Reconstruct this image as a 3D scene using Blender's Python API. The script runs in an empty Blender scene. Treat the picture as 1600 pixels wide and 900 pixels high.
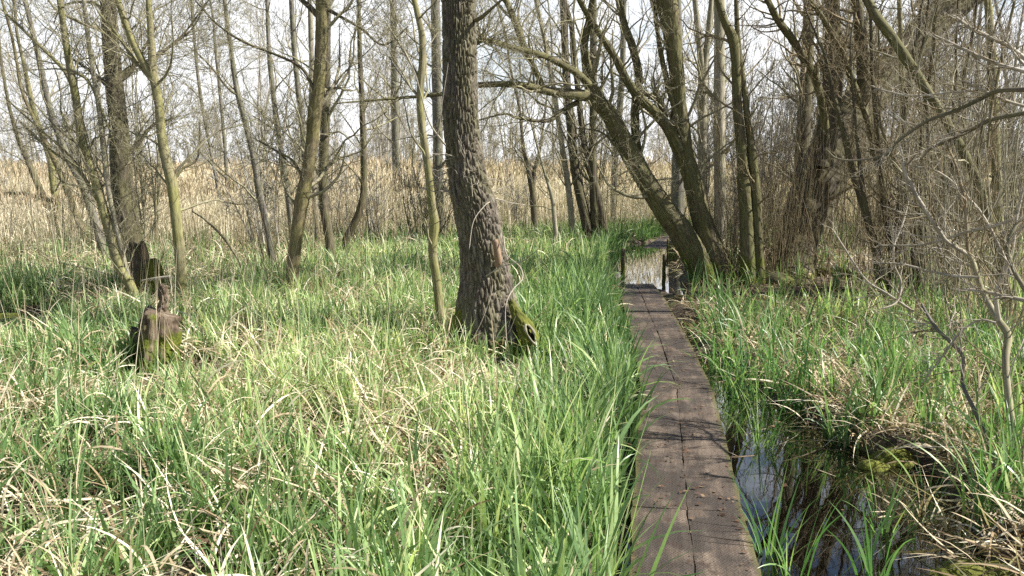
import bpy, math, random
import numpy as np
rng = np.random.default_rng(7)
random.seed(7)
scene = bpy.context.scene
COL = scene.collection
F = 1386.0; PITCH = math.radians(8.0); CAMZ = 1.77
cp, sp_ = math.cos(PITCH), math.sin(PITCH)

# ------------------------------------------------------------------ camera maths
def ray(px, py):
    u = (np.asarray(px, float)-800)/F; v = (np.asarray(py, float)-450)/F
    # camera looks +y tilted down by PITCH
    return np.stack([u, cp - v*sp_, -sp_ - v*cp], -1)
def at(px, py, Y):
    d = ray(px, py); t = np.asarray(Y)/d[..., 1]
    return d*t[..., None] + np.array([0, 0, CAMZ])
def gnd(px, py, z=0.0):
    d = ray(px, py); t = (z-CAMZ)/d[..., 2]
    return d*t[..., None] + np.array([0, 0, CAMZ])
def pxr(w, Y):            # pixel width -> radius in metres
    return w/2.0*(np.asarray(Y)*1.01)/F

# ------------------------------------------------------------------ noise
def _hash(i, j, k, s):
    n = (i*73856093) ^ (j*19349663) ^ (k*83492791) ^ (s*2654435761)
    n = (n ^ (n >> 13))*1274126177
    n = n ^ (n >> 16)
    return (n & 0xffff)/65535.0
def vnoise(p, s=0):
    p = np.asarray(p, float); f = np.floor(p); i = f.astype(np.int64); w = p-f; w = w*w*(3-2*w)
    out = 0
    for a in (0, 1):
        for b in (0, 1):
            for c in (0, 1):
                wt = (w[..., 0] if a else 1-w[..., 0])*(w[..., 1] if b else 1-w[..., 1])*(w[..., 2] if c else 1-w[..., 2])
                out = out+wt*_hash(i[..., 0]+a, i[..., 1]+b, i[..., 2]+c, s)
    return out
def fbm(p, s=0, o=3):
    a = 0.5; r = 0; q = np.asarray(p, float)
    for k in range(o):
        r = r+a*vnoise(q, s+k); q = q*2.03; a *= .5
    return r/(1-.5**o)
def worley(p, s=0):
    p = np.asarray(p, float); f = np.floor(p).astype(np.int64)
    F1 = np.full(p.shape[:-1], 9.0); F2 = F1.copy()
    for a in (-1, 0, 1):
        for b in (-1, 0, 1):
            for c in (-1, 0, 1):
                i, j, k = f[..., 0]+a, f[..., 1]+b, f[..., 2]+c
                q = np.stack([i+_hash(i, j, k, s), j+_hash(i, j, k, s+1), k+_hash(i, j, k, s+2)], -1)
                d = np.linalg.norm(p-q, axis=-1)
                F2 = np.where(d < F1, F1, np.minimum(F2, d)); F1 = np.minimum(F1, d)
    return F1, F2

# ------------------------------------------------------------------ mesh building
def make_mesh(name, V, Q, smooth=True, attrs=None, T=None):
    me = bpy.data.meshes.new(name)
    V = np.ascontiguousarray(V, dtype=np.float32); nq = 0 if Q is None else len(Q); nt = 0 if T is None else len(T)
    me.vertices.add(len(V)); me.vertices.foreach_set('co', V.ravel())
    idx = []
    if nq: idx.append(np.asarray(Q, np.int32).ravel())
    if nt: idx.append(np.asarray(T, np.int32).ravel())
    idx = np.concatenate(idx); me.loops.add(len(idx)); me.loops.foreach_set('vertex_index', idx)
    st = np.concatenate([np.arange(nq)*4, nq*4+np.arange(nt)*3]).astype(np.int32)
    me.polygons.add(nq+nt); me.polygons.foreach_set('loop_start', st)
    me.polygons.foreach_set('use_smooth', np.full(nq+nt, smooth))
    if attrs:
        for k, a in attrs.items():
            a = np.asarray(a, np.float32)
            if a.ndim == 1:
                at_ = me.attributes.new(k, 'FLOAT', 'POINT'); at_.data.foreach_set('value', a)
            else:
                at_ = me.attributes.new(k, 'FLOAT_VECTOR', 'POINT'); at_.data.foreach_set('vector', a.ravel())
    me.update(calc_edges=True)
    return me
def link(name, me, mat=None, parent=None):
    o = bpy.data.objects.new(name, me); COL.objects.link(o)
    if mat is not None: me.materials.append(mat)
    if parent is not None: o.parent = parent
    return o
def tag(o, label=None, cat=None, group=None, kind=None):
    if label: o['label'] = label
    if cat: o['category'] = cat
    if group: o['group'] = group
    if kind: o['kind'] = kind
    return o
def empty(name, loc=(0, 0, 0), rz=0.0):
    o = bpy.data.objects.new(name, None); COL.objects.link(o); o.location = loc; o.rotation_euler.z = rz
    o.empty_display_size = .2
    return o
def norm(a): return a/np.maximum(np.linalg.norm(a, axis=-1, keepdims=True), 1e-9)

class Geo:
    def __init__(s): s.V = []; s.Q = []; s.B = []; s.T = []; s.n = 0
    def add(s, V, Q, B=None, T=None):
        s.V.append(V.reshape(-1, 3)); s.Q.append(Q.reshape(-1, 4)+s.n)
        s.B.append((B if B is not None else V).reshape(-1, 3))
        s.T.append(np.full(len(s.V[-1]), .5) if T is None else T.ravel()); s.n += len(s.V[-1])
    def tubes(s, P, R, sides=3, tint=None):
        """P (N,K,3), R (N,K)"""
        N, K, _ = P.shape
        if N == 0: return s
        t = norm(np.gradient(P, axis=1))
        ref = np.where(np.abs(t[:, :1, 2:3]) > .8, np.array([1., .13, 0]), np.array([0, 0.1, 1.]))
        nrm = np.zeros_like(P); cur = norm(np.cross(t[:, 0], ref[:, 0]))
        for k in range(K):
            cur = norm(cur-(cur*t[:, k]).sum(-1, keepdims=True)*t[:, k]); nrm[:, k] = cur
        bn = np.cross(t, nrm)
        th = np.linspace(0, 2*np.pi, sides, endpoint=False)
        c, si = np.cos(th), np.sin(th)
        V = P[:, :, None, :]+R[:, :, None, None]*(nrm[:, :, None, :]*c[:, None]+bn[:, :, None, :]*si[:, None])
        sl = np.concatenate([np.zeros((N, 1)), np.cumsum(np.linalg.norm(np.diff(P, axis=1), axis=-1), 1)], 1)
        rr = np.maximum(R.max(1), .004)[:, None, None]
        off = rng.random((N, 1, 1))*50
        B = np.stack(np.broadcast_arrays(rr*c, rr*si, sl[:, :, None]+off), -1)
        i = np.arange(N)[:, None, None]*K*sides; k = np.arange(K-1)[None, :, None]*sides; j = np.arange(sides)[None, None, :]; j2 = (j+1) % sides
        Q = np.stack(np.broadcast_arrays(i+k+j, i+k+j2, i+k+sides+j2, i+k+sides+j), -1)
        tt = None
        if tint is not None: tt = np.broadcast_to(tint[:, None, None], (N, K, sides)).copy()
        s.add(V, Q, B, tt)
        return s
    def obj(s, name, mat, parent=None, smooth=True, origin=None):
        V = np.concatenate(s.V); V = V-np.array(origin if origin is not None else (parent.location if parent is not None else (0, 0, 0)))
        return link(name, make_mesh(name, V, np.concatenate(s.Q), smooth, {'bark': np.concatenate(s.B), 'tint': np.concatenate(s.T)}), mat, parent)

def resample(P, K):
    """Catmull-Rom then equal spacing. P (n,d)"""
    P = np.asarray(P, float); n = len(P)
    if n == 2: out = P[0]+(P[1]-P[0])*np.linspace(0, 1, 60)[:, None]
    else:
        E = np.vstack([2*P[0]-P[1], P, 2*P[-1]-P[-2]]); out = []
        u = np.linspace(0, 1, 14, endpoint=False)[:, None]
        for i in range(n-1):
            a, b, c, d = E[i:i+4]
            out.append(.5*((2*b)+(-a+c)*u+(2*a-5*b+4*c-d)*u**2+(-a+3*b-3*c+d)*u**3))
        out = np.vstack(out+[P[-1:]])
    s = np.concatenate([[0], np.cumsum(np.linalg.norm(np.diff(out[:, :3], axis=0), axis=1))])
    q = np.linspace(0, s[-1], K)
    return np.stack([np.interp(q, s, out[:, k]) for k in range(out.shape[1])], 1)

def solid_tube(P, R, sides=20, amp=0.0, cell=0.05, stretch=4.0, flare=None, seed=0, cap=True):
    """one trunk path with relief. P (K,3) R (K,)"""
    g = Geo(); g.tubes(P[None], R[None], sides)
    V = g.V[0].reshape(len(P), sides, 3); B = g.B[0].reshape(len(P), sides, 3)
    C = P[:, None, :]; out = V-C; rad = np.linalg.norm(out, axis=-1, keepdims=True); out = out/np.maximum(rad, 1e-6)
    lump = (fbm(np.concatenate([B[..., :2]/max(R.max(), .02)*0.9, B[..., 2:]*1.6], -1), seed, 2)-.5)
    rad2 = rad[..., 0]*(1+.22*lump)
    if flare is not None: rad2 = flare(rad2, V, out)
    if amp > 0:
        q = np.concatenate([B[..., :2]/cell, B[..., 2:]/(cell*stretch)], -1)
        q = q+.45*np.stack([vnoise(q*1.3, 3), vnoise(q*1.3, 4), vnoise(q*1.3, 5)], -1)
        f1, f2 = worley(q, seed+11)
        e = np.clip((f2-f1)/.32, 0, 1); e = e*e*(3-2*e)
        q2 = np.concatenate([B[..., :2]/(cell*.4), B[..., 2:]/(cell*stretch*.35)], -1)
        rad2 = rad2+amp*(e-.7)+amp*.45*(fbm(q2, 31, 2)-.5)
    V2 = C+out*rad2[..., None]
    if cap:
        V2 = V2.copy(); V2[-1] = P[-1]+(V2[-1]-P[-1])*.05
    g.V[0] = V2.reshape(-1, 3)
    return g

# ------------------------------------------------------------------ branching
def grow(P, R, L, n, frac, ang, up, wig, K=6, tmin=.2, tmax=.98, rf=.55, rmin=.0015, fixed=False):
    N, Kp, _ = P.shape
    t = rng.uniform(tmin, tmax, (N, n)); x = t*(Kp-1); i = np.minimum(x.astype(int), Kp-2); w = (x-i)[..., None]
    a = np.arange(N)[:, None]
    p0 = P[a, i]*(1-w)+P[a, i+1]*w
    r0 = (R[a, i]*(1-w[..., 0])+R[a, i+1]*w[..., 0])*rf*rng.uniform(.6, 1, (N, n))
    tan = norm(P[a, i+1]-P[a, i])
    rnd = norm(rng.normal(size=(N, n, 3))); perp = norm(rnd-(rnd*tan).sum(-1, keepdims=True)*tan)
    an = np.radians(rng.normal(ang, 12, (N, n)))[..., None]
    d = norm(tan*np.cos(an)+perp*np.sin(an)); d[..., 2] += up; d = norm(d)
    ln = (frac if fixed else frac*L[:, None])*rng.uniform(.45, 1.15, (N, n))*(1.1-.55*t)
    M = N*n; p = p0.reshape(M, 3); d = d.reshape(M, 3); ln = ln.reshape(M); r0 = np.maximum(r0.reshape(M), rmin)
    r0 = np.minimum(r0, ln*.03+rmin)
    out = np.zeros((M, K, 3)); out[:, 0] = p
    for k in range(1, K):
        d = norm(d+rng.normal(size=(M, 3))*wig+np.array([0, 0, up*.22]))
        out[:, k] = out[:, k-1]+d*(ln/(K-1))[:, None]
    rr = r0[:, None]*(1-.75*np.linspace(0, 1, K))[None]; rr = np.maximum(rr, rmin*.7)
    return out, rr, ln

def twigs(g, P, R, L, spec, rmin, sides=(5, 3, 3, 3)):
    for li, (n, frac, ang, up, wig) in enumerate(spec):
        fixed = (li == 0)
        P, R, L = grow(P, R, L, n, frac, ang, up, wig, K=(8 if li == 0 else 6 if li == 1 else 5), tmin=(.12 if li == 0 else .2), rmin=rmin, fixed=fixed, rf=(.36 if li == 0 else .45))
        g.tubes(P, R, sides[li], tint=rng.random(len(P)))
    return g

# ------------------------------------------------------------------ materials
def mat(name):
    m = bpy.data.materials.new(name); m.use_nodes = True; nt = m.node_tree; nt.nodes.clear()
    return m, nt, nt.nodes.new('ShaderNodeOutputMaterial')
def N(nt, t, **kw):
    n = nt.nodes.new(t)
    for k, v in kw.items():
        if hasattr(n, k): setattr(n, k, v)
        else: n.inputs[k].default_value = v
    return n
def ramp(nt, src, stops):
    r = nt.nodes.new('ShaderNodeValToRGB'); e = r.color_ramp.elements
    while len(e) < len(stops): e.new(.5)
    for el, (p, c) in zip(e, stops): el.position = p; el.color = (*c, 1)
    nt.links.new(src, r.inputs[0]); return r.outputs[0]
def mixc(nt, f, a, b, mode='MIX'):
    m = nt.nodes.new('ShaderNodeMix'); m.data_type = 'RGBA'; m.blend_type = mode
    for s, v in ((m.inputs[0], f), (m.inputs[6], a), (m.inputs[7], b)):
        if hasattr(v, 'is_linked') or hasattr(v, 'links'): nt.links.new(v, s)
        elif isinstance(v, (int, float)): s.default_value = v
        else: s.default_value = (*v, 1)
    return m.outputs[2]
def math_(nt, op, a, b=None, c=None):
    m = nt.nodes.new('ShaderNodeMath'); m.operation = op
    for s, v in zip(m.inputs, (a, b, c)):
        if v is None: continue
        if hasattr(v, 'links'): nt.links.new(v, s)
        else: s.default_value = v
    return m.outputs[0]
def noise(nt, vec, scale, detail=4, rough=.55, sc=None):
    if sc is not None:
        mp = N(nt, 'ShaderNodeMapping'); mp.inputs['Scale'].default_value = sc; nt.links.new(vec, mp.inputs[0]); vec = mp.outputs[0]
    n = N(nt, 'ShaderNodeTexNoise', Scale=scale, Detail=detail, Roughness=rough); nt.links.new(vec, n.inputs['Vector'])
    return n.outputs[0]

def bark_mat(name, cols, green=0.0, gcol=(.10, .12, .028), moss=0.0, mossz=.7, bump=.5, scale=30, stretch=.22, patch=(.4, .6), lichen=.0):
    m, nt, out = mat(name)
    a = N(nt, 'ShaderNodeAttribute', attribute_name='bark'); v = a.outputs['Vector']
    geo = N(nt, 'ShaderNodeNewGeometry')
    n1 = noise(nt, v, scale, 6, .65, (1, 1, stretch)); n2 = noise(nt, v, 5, 3, .5, (1, 1, .6)); n3 = noise(nt, v, 110, 3, .6, (1, 1, .4))
    c = ramp(nt, n1, [(.28, cols[0]), (.5, cols[1]), (.72, cols[2])])
    gr = math_(nt, 'MULTIPLY', ramp(nt, n2, [(patch[0], (0, 0, 0)), (patch[1], (1, 1, 1))]), green)
    g2 = ramp(nt, n1, [(.25, tuple(x*.5 for x in gcol)), (.7, tuple(x*1.5 for x in gcol))])
    c = mixc(nt, gr, c, g2)
    if lichen:
        n4 = noise(nt, v, 14, 5, .7, (1, 1, .8))
        c = mixc(nt, math_(nt, 'MULTIPLY', ramp(nt, n4, [(.58, (0, 0, 0)), (.66, (1, 1, 1))]), lichen), c, (.30, .30, .22))
    if moss:
        sx = N(nt, 'ShaderNodeSeparateXYZ'); nt.links.new(geo.outputs['Position'], sx.inputs[0])
        hz = math_(nt, 'SUBTRACT', 1.0, math_(nt, 'DIVIDE', sx.outputs[2], mossz))
        n5 = noise(nt, geo.outputs['Position'], 6, 4, .6)
        f = math_(nt, 'ADD', math_(nt, 'MULTIPLY', hz, .55), math_(nt, 'MULTIPLY', n5, 1.0))
        f = ramp(nt, f, [(.72, (0, 0, 0)), (.86, (1, 1, 1))])
        n6 = noise(nt, geo.outputs['Position'], 60, 3, .6)
        mc = ramp(nt, n6, [(.3, (.035, .05, .006)), (.7, (.13, .15, .015))])
        c = mixc(nt, math_(nt, 'MULTIPLY', f, moss), c, mc)
    c = mixc(nt, .5, c, ramp(nt, n3, [(.2, (.55, .55, .55)), (.8, (1.35, 1.35, 1.35))]), 'MULTIPLY')
    b = N(nt, 'ShaderNodeBsdfPrincipled', Roughness=.85); b.inputs['Specular IOR Level'].default_value = .25
    nt.links.new(c, b.inputs['Base Color'])
    bm = N(nt, 'ShaderNodeBump', Strength=bump, Distance=.012)
    nt.links.new(math_(nt, 'ADD', n1, math_(nt, 'MULTIPLY', n3, .35)), bm.inputs['Height']); nt.links.new(bm.outputs[0], b.inputs['Normal'])
    nt.links.new(b.outputs[0], out.inputs[0]); return m

def leaf_mat(name, stops, trans=.45, rough=.45, spec=.4):
    """colour by the per-blade attribute 'tint'; base-to-tip attribute 'run'"""
    m, nt, out = mat(name)
    a = N(nt, 'ShaderNodeAttribute', attribute_name='tint')
    c = ramp(nt, a.outputs['Fac'], stops)
    g = N(nt, 'ShaderNodeNewGeometry')
    n = noise(nt, g.outputs['Position'], 25, 3, .6)
    c = mixc(nt, .6, c, ramp(nt, n, [(.25, (.7, .7, .7)), (.75, (1.25, 1.25, 1.25))]), 'MULTIPLY')
    b = N(nt, 'ShaderNodeBsdfPrincipled', Roughness=rough); b.inputs['Specular IOR Level'].default_value = spec
    nt.links.new(c, b.inputs['Base Color'])
    t = N(nt, 'ShaderNodeBsdfTranslucent'); nt.links.new(mixc(nt, 1.0, c, (1.12, 1.2, .75), 'MULTIPLY'), t.inputs[0])
    mx = N(nt, 'ShaderNodeMixShader'); mx.inputs[0].default_value = trans
    nt.links.new(b.outputs[0], mx.inputs[1]); nt.links.new(t.outputs[0], mx.inputs[2]); nt.links.new(mx.outputs[0], out.inputs[0]); return m

M = {}
M['alder'] = bark_mat('alder_bark', [(.025, .02, .015), (.115, .097, .076), (.27, .24, .195)], green=.4, gcol=(.12, .12, .05), moss=1.0, mossz=.42, bump=.9, scale=26, lichen=.25)
M['olive'] = bark_mat('olive_bark', [(.09, .08, .05), (.20, .18, .10), (.31, .28, .18)], green=.65, patch=(.42, .60), gcol=(.19, .19, .06), moss=.8, mossz=.35, bump=.4, lichen=.3)
M['brown'] = bark_mat('brown_bark', [(.07, .055, .035), (.16, .13, .075), (.24, .20, .12)], green=.55, gcol=(.14, .135, .045), moss=.9, mossz=.4, bump=.45, lichen=.25)
M['grey'] = bark_mat('grey_bark', [(.07, .06, .055), (.16, .145, .13), (.27, .25, .22)], green=.35, bump=.4, lichen=.5, moss=.8, mossz=.4)
M['dark'] = bark_mat('dark_bark', [(.03, .025, .018), (.085, .07, .05), (.16, .135, .10)], green=.5, gcol=(.11, .11, .04), moss=.8, mossz=.6, bump=.8, lichen=.3)
M['willow'] = bark_mat('willow_bark', [(.04, .032, .02), (.11, .09, .055), (.20, .17, .11)], green=.55, gcol=(.11, .115, .038), moss=.9, mossz=.8, bump=.6, lichen=.3, patch=(.3, .55))
M['pale'] = bark_mat('pale_bark', [(.14, .12, .09), (.29, .26, .20), (.42, .39, .31)], green=.35, bump=.4)
M['twig'] = bark_mat('twig_bark', [(.13, .11, .08), (.27, .24, .17), (.40, .37, .28)], green=.6, gcol=(.17, .17, .07), bump=.1)
M['twigdark'] = bark_mat('dark_twig_bark', [(.07, .055, .04), (.15, .13, .09), (.25, .22, .16)], green=.5, gcol=(.11, .115, .045), bump=.1)
M['twigred'] = bark_mat('brown_shoot_bark', [(.10, .075, .045), (.22, .17, .105), (.36, .30, .20)], green=.45, gcol=(.15, .14, .07), bump=.1)
M['twigpale'] = bark_mat('pale_twig_bark', [(.17, .14, .105), (.35, .31, .25), (.52, .48, .41)], green=.15, bump=.2, lichen=.3)
M['distant'] = bark_mat('hazed_far_bark', [(.20, .185, .16), (.34, .32, .28), (.46, .44, .39)], green=.3, gcol=(.22, .22, .15), bump=.1)  # bark colour lightened to stand in for distance haze
M['wood'] = bark_mat('bare_wood', [(.12, .075, .045), (.25, .17, .11), (.38, .29, .21)], bump=.3)
M['rot'] = bark_mat('rotten_wood', [(.035, .024, .016), (.12, .088, .062), (.27, .22, .165)], moss=1.0, mossz=.75, bump=1.0, lichen=.3)
M['mosslog'] = bark_mat('mossy_bark', [(.04, .045, .01), (.10, .11, .02), (.17, .17, .04)], green=.9, gcol=(.11, .12, .015), bump=1.0)
GREEN = [(.0, (.085, .165, .055)), (.3, (.21, .33, .13)), (.6, (.37, .49, .21)), (.8, (.53, .60, .28)), (1., (.75, .74, .50))]
STRAW = [(.0, (.12, .075, .045)), (.3, (.31, .23, .14)), (.65, (.56, .47, .33)), (1., (.78, .72, .57))]
REED = [(.0, (.32, .24, .15)), (.4, (.58, .49, .35)), (.75, (.73, .65, .49)), (1., (.84, .78, .63))]
M['sedge'] = leaf_mat('sedge_leaf', GREEN, .40, .40, .5)
M['sedge2'] = leaf_mat('tuft_leaf', [(0, (.06, .15, .045)), (.5, (.14, .28, .095)), (1, (.31, .43, .15))], .42, .38, .5)
M['straw'] = leaf_mat('dead_leaf', STRAW, .25, .7, .2)
M['reed'] = leaf_mat('reed_stem', REED, .2, .7, .2)
M['litter'] = leaf_mat('fallen_leaf', [(0, (.05, .025, .014)), (.5, (.14, .08, .045)), (1, (.30, .21, .13))], .15, .6, .3)

def ground_mat():
    m, nt, out = mat('marsh_soil')
    g = N(nt, 'ShaderNodeNewGeometry'); p = g.outputs['Position']
    n1 = noise(nt, p, 1.3, 6, .6); n2 = noise(nt, p, 22, 6, .7); n3 = noise(nt, p, 90, 4, .7)
    c = ramp(nt, n2, [(.3, (.018, .013, .008)), (.5, (.06, .042, .024)), (.68, (.15, .11, .065))])
    c = mixc(nt, ramp(nt, n1, [(.52, (0, 0, 0)), (.66, (.8, .8, .8))]), c, ramp(nt, n3, [(.3, (.03, .05, .008)), (.7, (.11, .14, .02))]))
    # beyond the trees the sheet is straw-coloured reed litter
    sx = N(nt, 'ShaderNodeSeparateXYZ'); nt.links.new(p, sx.inputs[0])
    far = ramp(nt, math_(nt, 'DIVIDE', sx.outputs[1], 60), [(.36, (0, 0, 0)), (.5, (1, 1, 1))])
    c = mixc(nt, far, c, ramp(nt, n2, [(.3, (.25, .19, .10)), (.7, (.5, .42, .26))]))
    b = N(nt, 'ShaderNodeBsdfPrincipled', Roughness=.8); nt.links.new(c, b.inputs['Base Color'])
    bm = N(nt, 'ShaderNodeBump', Strength=.8, Distance=.03); nt.links.new(n2, bm.inputs['Height']); nt.links.new(bm.outputs[0], b.inputs['Normal'])
    nt.links.new(b.outputs[0], out.inputs[0]); return m
def water_mat():
    m, nt, out = mat('bog_water')
    g = N(nt, 'ShaderNodeNewGeometry')
    n1 = noise(nt, g.outputs['Position'], 3.5, 2, .5)
    bm = N(nt, 'ShaderNodeBump', Strength=.035, Distance=.02); nt.links.new(n1, bm.inputs['Height'])
    t = N(nt, 'ShaderNodeBsdfTransparent'); t.inputs[0].default_value = (.62, .50, .34, 1)
    gl = N(nt, 'ShaderNodeBsdfGlossy', Roughness=.015); nt.links.new(bm.outputs[0], gl.inputs['Normal'])
    fr = N(nt, 'ShaderNodeFresnel', IOR=1.38); nt.links.new(bm.outputs[0], fr.inputs['Normal'])
    f2 = math_(nt, 'MINIMUM', math_(nt, 'MULTIPLY', fr.outputs[0], 2.3), 1.0)
    mx = N(nt, 'ShaderNodeMixShader'); nt.links.new(f2, mx.inputs[0]); nt.links.new(t.outputs[0], mx.inputs[1]); nt.links.new(gl.outputs[0], mx.inputs[2])
    nt.links.new(mx.outputs[0], out.inputs[0]); return m
def plank_mat():
    m, nt, out = mat('netted_plank')
    tc = N(nt, 'ShaderNodeTexCoord'); a = tc.outputs['Object']; g = N(nt, 'ShaderNodeNewGeometry'); p = g.outputs['Position']
    n1 = noise(nt, a, 12, 6, .65, (1, .12, 1)); n2 = noise(nt, p, 3.2, 5, .6); n3 = noise(nt, p, 70, 3, .7); n4 = noise(nt, p, 9, 5, .65)
    c = ramp(nt, n1, [(.3, (.045, .031, .022)), (.5, (.108, .078, .056)), (.7, (.20, .15, .11))])
    c = mixc(nt, ramp(nt, n2, [(.44, (0, 0, 0)), (.53, (.85, .85, .85))]), c, (.038, .028, .022))
    c = mixc(nt, ramp(nt, n4, [(.56, (0, 0, 0)), (.64, (.85, .85, .85))]), c, (.05, .028, .018))
    c = mixc(nt, .7, c, ramp(nt, n3, [(.2, (.5, .5, .5)), (.8, (1.4, 1.4, 1.4))]), 'MULTIPLY')
    # galvanised netting pressed on the boards: diamond mesh
    sx = N(nt, 'ShaderNodeSeparateXYZ'); nt.links.new(a, sx.inputs[0])
    def wire(sgn):
        w = math_(nt, 'ADD', math_(nt, 'MULTIPLY', sx.outputs[0], 62.0), math_(nt, 'MULTIPLY', sx.outputs[1], 40.0*sgn))
        return math_(nt, 'ABSOLUTE', math_(nt, 'SUBTRACT', math_(nt, 'FRACT', w), .5))
    net = math_(nt, 'MINIMUM', wire(1), wire(-1)); net = ramp(nt, net, [(.07, (1, 1, 1)), (.14, (0, 0, 0))])
    c = mixc(nt, math_(nt, 'MULTIPLY', net, .45), c, (.035, .03, .026))
    # a little algae along the outer edge
    n6 = noise(nt, p, 14, 4, .7)
    edge = N(nt, 'ShaderNodeAttribute', attribute_name='edge')
    gf = ramp(nt, math_(nt, 'MULTIPLY', edge.outputs['Fac'], math_(nt, 'ADD', n6, .35)), [(.45, (0, 0, 0)), (.8, (.8, .8, .8))])
    c = mixc(nt, gf, c, (.09, .085, .02))
    b = N(nt, 'ShaderNodeBsdfPrincipled'); nt.links.new(c, b.inputs['Base Color'])
    nt.links.new(ramp(nt, n2, [(.4, (.8, .8, .8)), (.6, (.55, .55, .55))]), b.inputs['Roughness'])
    bm = N(nt, 'ShaderNodeBump', Strength=1.0, Distance=.010)
    nt.links.new(math_(nt, 'ADD', math_(nt, 'ADD', n1, math_(nt, 'MULTIPLY', n3, .5)), math_(nt, 'MULTIPLY', net, .2)), bm.inputs['Height']); nt.links.new(bm.outputs[0], b.inputs['Normal'])
    nt.links.new(b.outputs[0], out.inputs[0]); return m
M['ground'] = ground_mat(); M['water'] = water_mat(); M['plank'] = plank_mat()

# ------------------------------------------------------------------ terrain
def poly_sdf(x, y, poly):
    px_, py_ = np.asarray(x, float), np.asarray(y, float); d = np.full(px_.shape, 1e9); ins = np.zeros(px_.shape, bool)
    n = len(poly)
    for i in range(n):
        (ax, ay), (bx, by) = poly[i], poly[(i+1) % n]
        ex, ey = bx-ax, by-ay; wx, wy = px_-ax, py_-ay
        t = np.clip((wx*ex+wy*ey)/(ex*ex+ey*ey+1e-12), 0, 1)
        d = np.minimum(d, np.hypot(wx-ex*t, wy-ey*t))
        c = ((ay > py_) != (by > py_)) & (px_ < (bx-ax)*(py_-ay)/(by-ay+1e-12)+ax); ins ^= c
    return np.where(ins, -d, d)
def gp(*pts): return [tuple(gnd(a, b)[:2]) for a, b in pts]
POOLS = [
    gp((1095, 560), (1118, 560), (1165, 610), (1235, 640), (1290, 688), (1350, 712), (1440, 730), (1470, 780), (1500, 870), (1560, 960), (1560, 1100), (1150, 1100), (1150, 900), (1130, 700), (1100, 600)),
    gp((948, 440), (957, 398), (985, 383), (1035, 377), (1060, 392), (1056, 440), (1070, 470), (1040, 452), (1000, 450), (965, 455)),
    gp((1052, 505), (1090, 500), (1100, 530), (1070, 545)),
    gp((-120, 490), (60, 489), (140, 494), (150, 510), (70, 524), (-120, 530)),
    gp((600, 380), (660, 376), (680, 384), (610, 390)),
]
PATH = np.array([(.50, 2.0), (.72, 3.38), (.84, 4.05), (1.0, 5.0), (1.237, 6.5), (1.50, 9.3), (1.83, 13.1), (2.25, 15.5), (2.85, 18.2), (3.7, 20.6), (4.8, 23)])
def path_dist(x, y):
    d = np.full(np.shape(x), 1e9)
    for (ax, ay), (bx, by) in zip(PATH[:-1], PATH[1:]):
        ex, ey = bx-ax, by-ay; t = np.clip(((x-ax)*ex+(y-ay)*ey)/(ex*ex+ey*ey), 0, 1); d = np.minimum(d, np.hypot(x-ax-ex*t, y-ay-ey*t))
    return d
def path_x(y): return np.interp(y, PATH[:, 1], PATH[:, 0])
def pool_sdf(x, y):
    s = np.full(np.shape(x), 1e9)
    for p in POOLS: s = np.minimum(s, poly_sdf(x, y, p))
    return s
def height(x, y):
    x = np.asarray(x, float); y = np.asarray(y, float); z0 = np.zeros_like(x)
    n = fbm(np.stack([x*.9, y*.9, z0], -1), 5, 3); n2 = fbm(np.stack([x*4, y*4, z0], -1), 9, 2)
    h = .05+.16*(n-.38)+.07*(n2-.5); h = np.maximum(h, .015+.03*n2)
    s = pool_sdf(x, y)+.10*(n2-.5)
    pool = -.10-.05*n
    k = np.clip((s+.02)/.16, 0, 1); k = k*k*(3-2*k); h = pool*(1-k)+h*k
    d = path_dist(x, y); k = np.clip((d-.22)/.22, 0, 1); h = np.where(y < 24, np.minimum(h, .0+(h-.0)*k+(-.03)*(1-k)), h)
    # root mound under the willows
    h = h+.10*np.exp(-(((x-3.6)/1.3)**2+((y-12.4)/1.2)**2))
    return h
def axis(lo, hi, step, far_lo, far_hi):
    a = np.arange(lo, hi, step); g1 = []; v, s = hi, step
    while v < far_hi: s *= 1.25; v += s; g1.append(v)
    g0 = []; v, s = lo, step
    while v > far_lo: s *= 1.25; v -= s; g0.append(v)
    return np.array(g0[::-1]+list(a)+[hi]+g1)
ax_, ay_ = axis(-9, 9, .07, -500, 500), axis(1.2, 22, .07, -60, 700)
ay_ = np.unique(ay_); ax_ = np.unique(ax_)
X, Y = np.meshgrid(ax_, ay_)
H = height(X, Y)
nx, ny = len(ax_), len(ay_)
i = np.arange(ny-1)[:, None]*nx+np.arange(nx-1)[None]
me = make_mesh('ground', np.stack([X, Y, H], -1).reshape(-1, 3), np.stack([i, i+1, i+nx+1, i+nx], -1).reshape(-1, 4))
tag(link('ground', me, M['ground']), kind='structure')
wv = np.array([(-14, -4, 0), (14, -4, 0), (14, 26, 0), (-14, 26, 0)], float)
tag(link('water', make_mesh('water', wv, np.array([[0, 1, 2, 3]])), M['water']), kind='structure')

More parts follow.
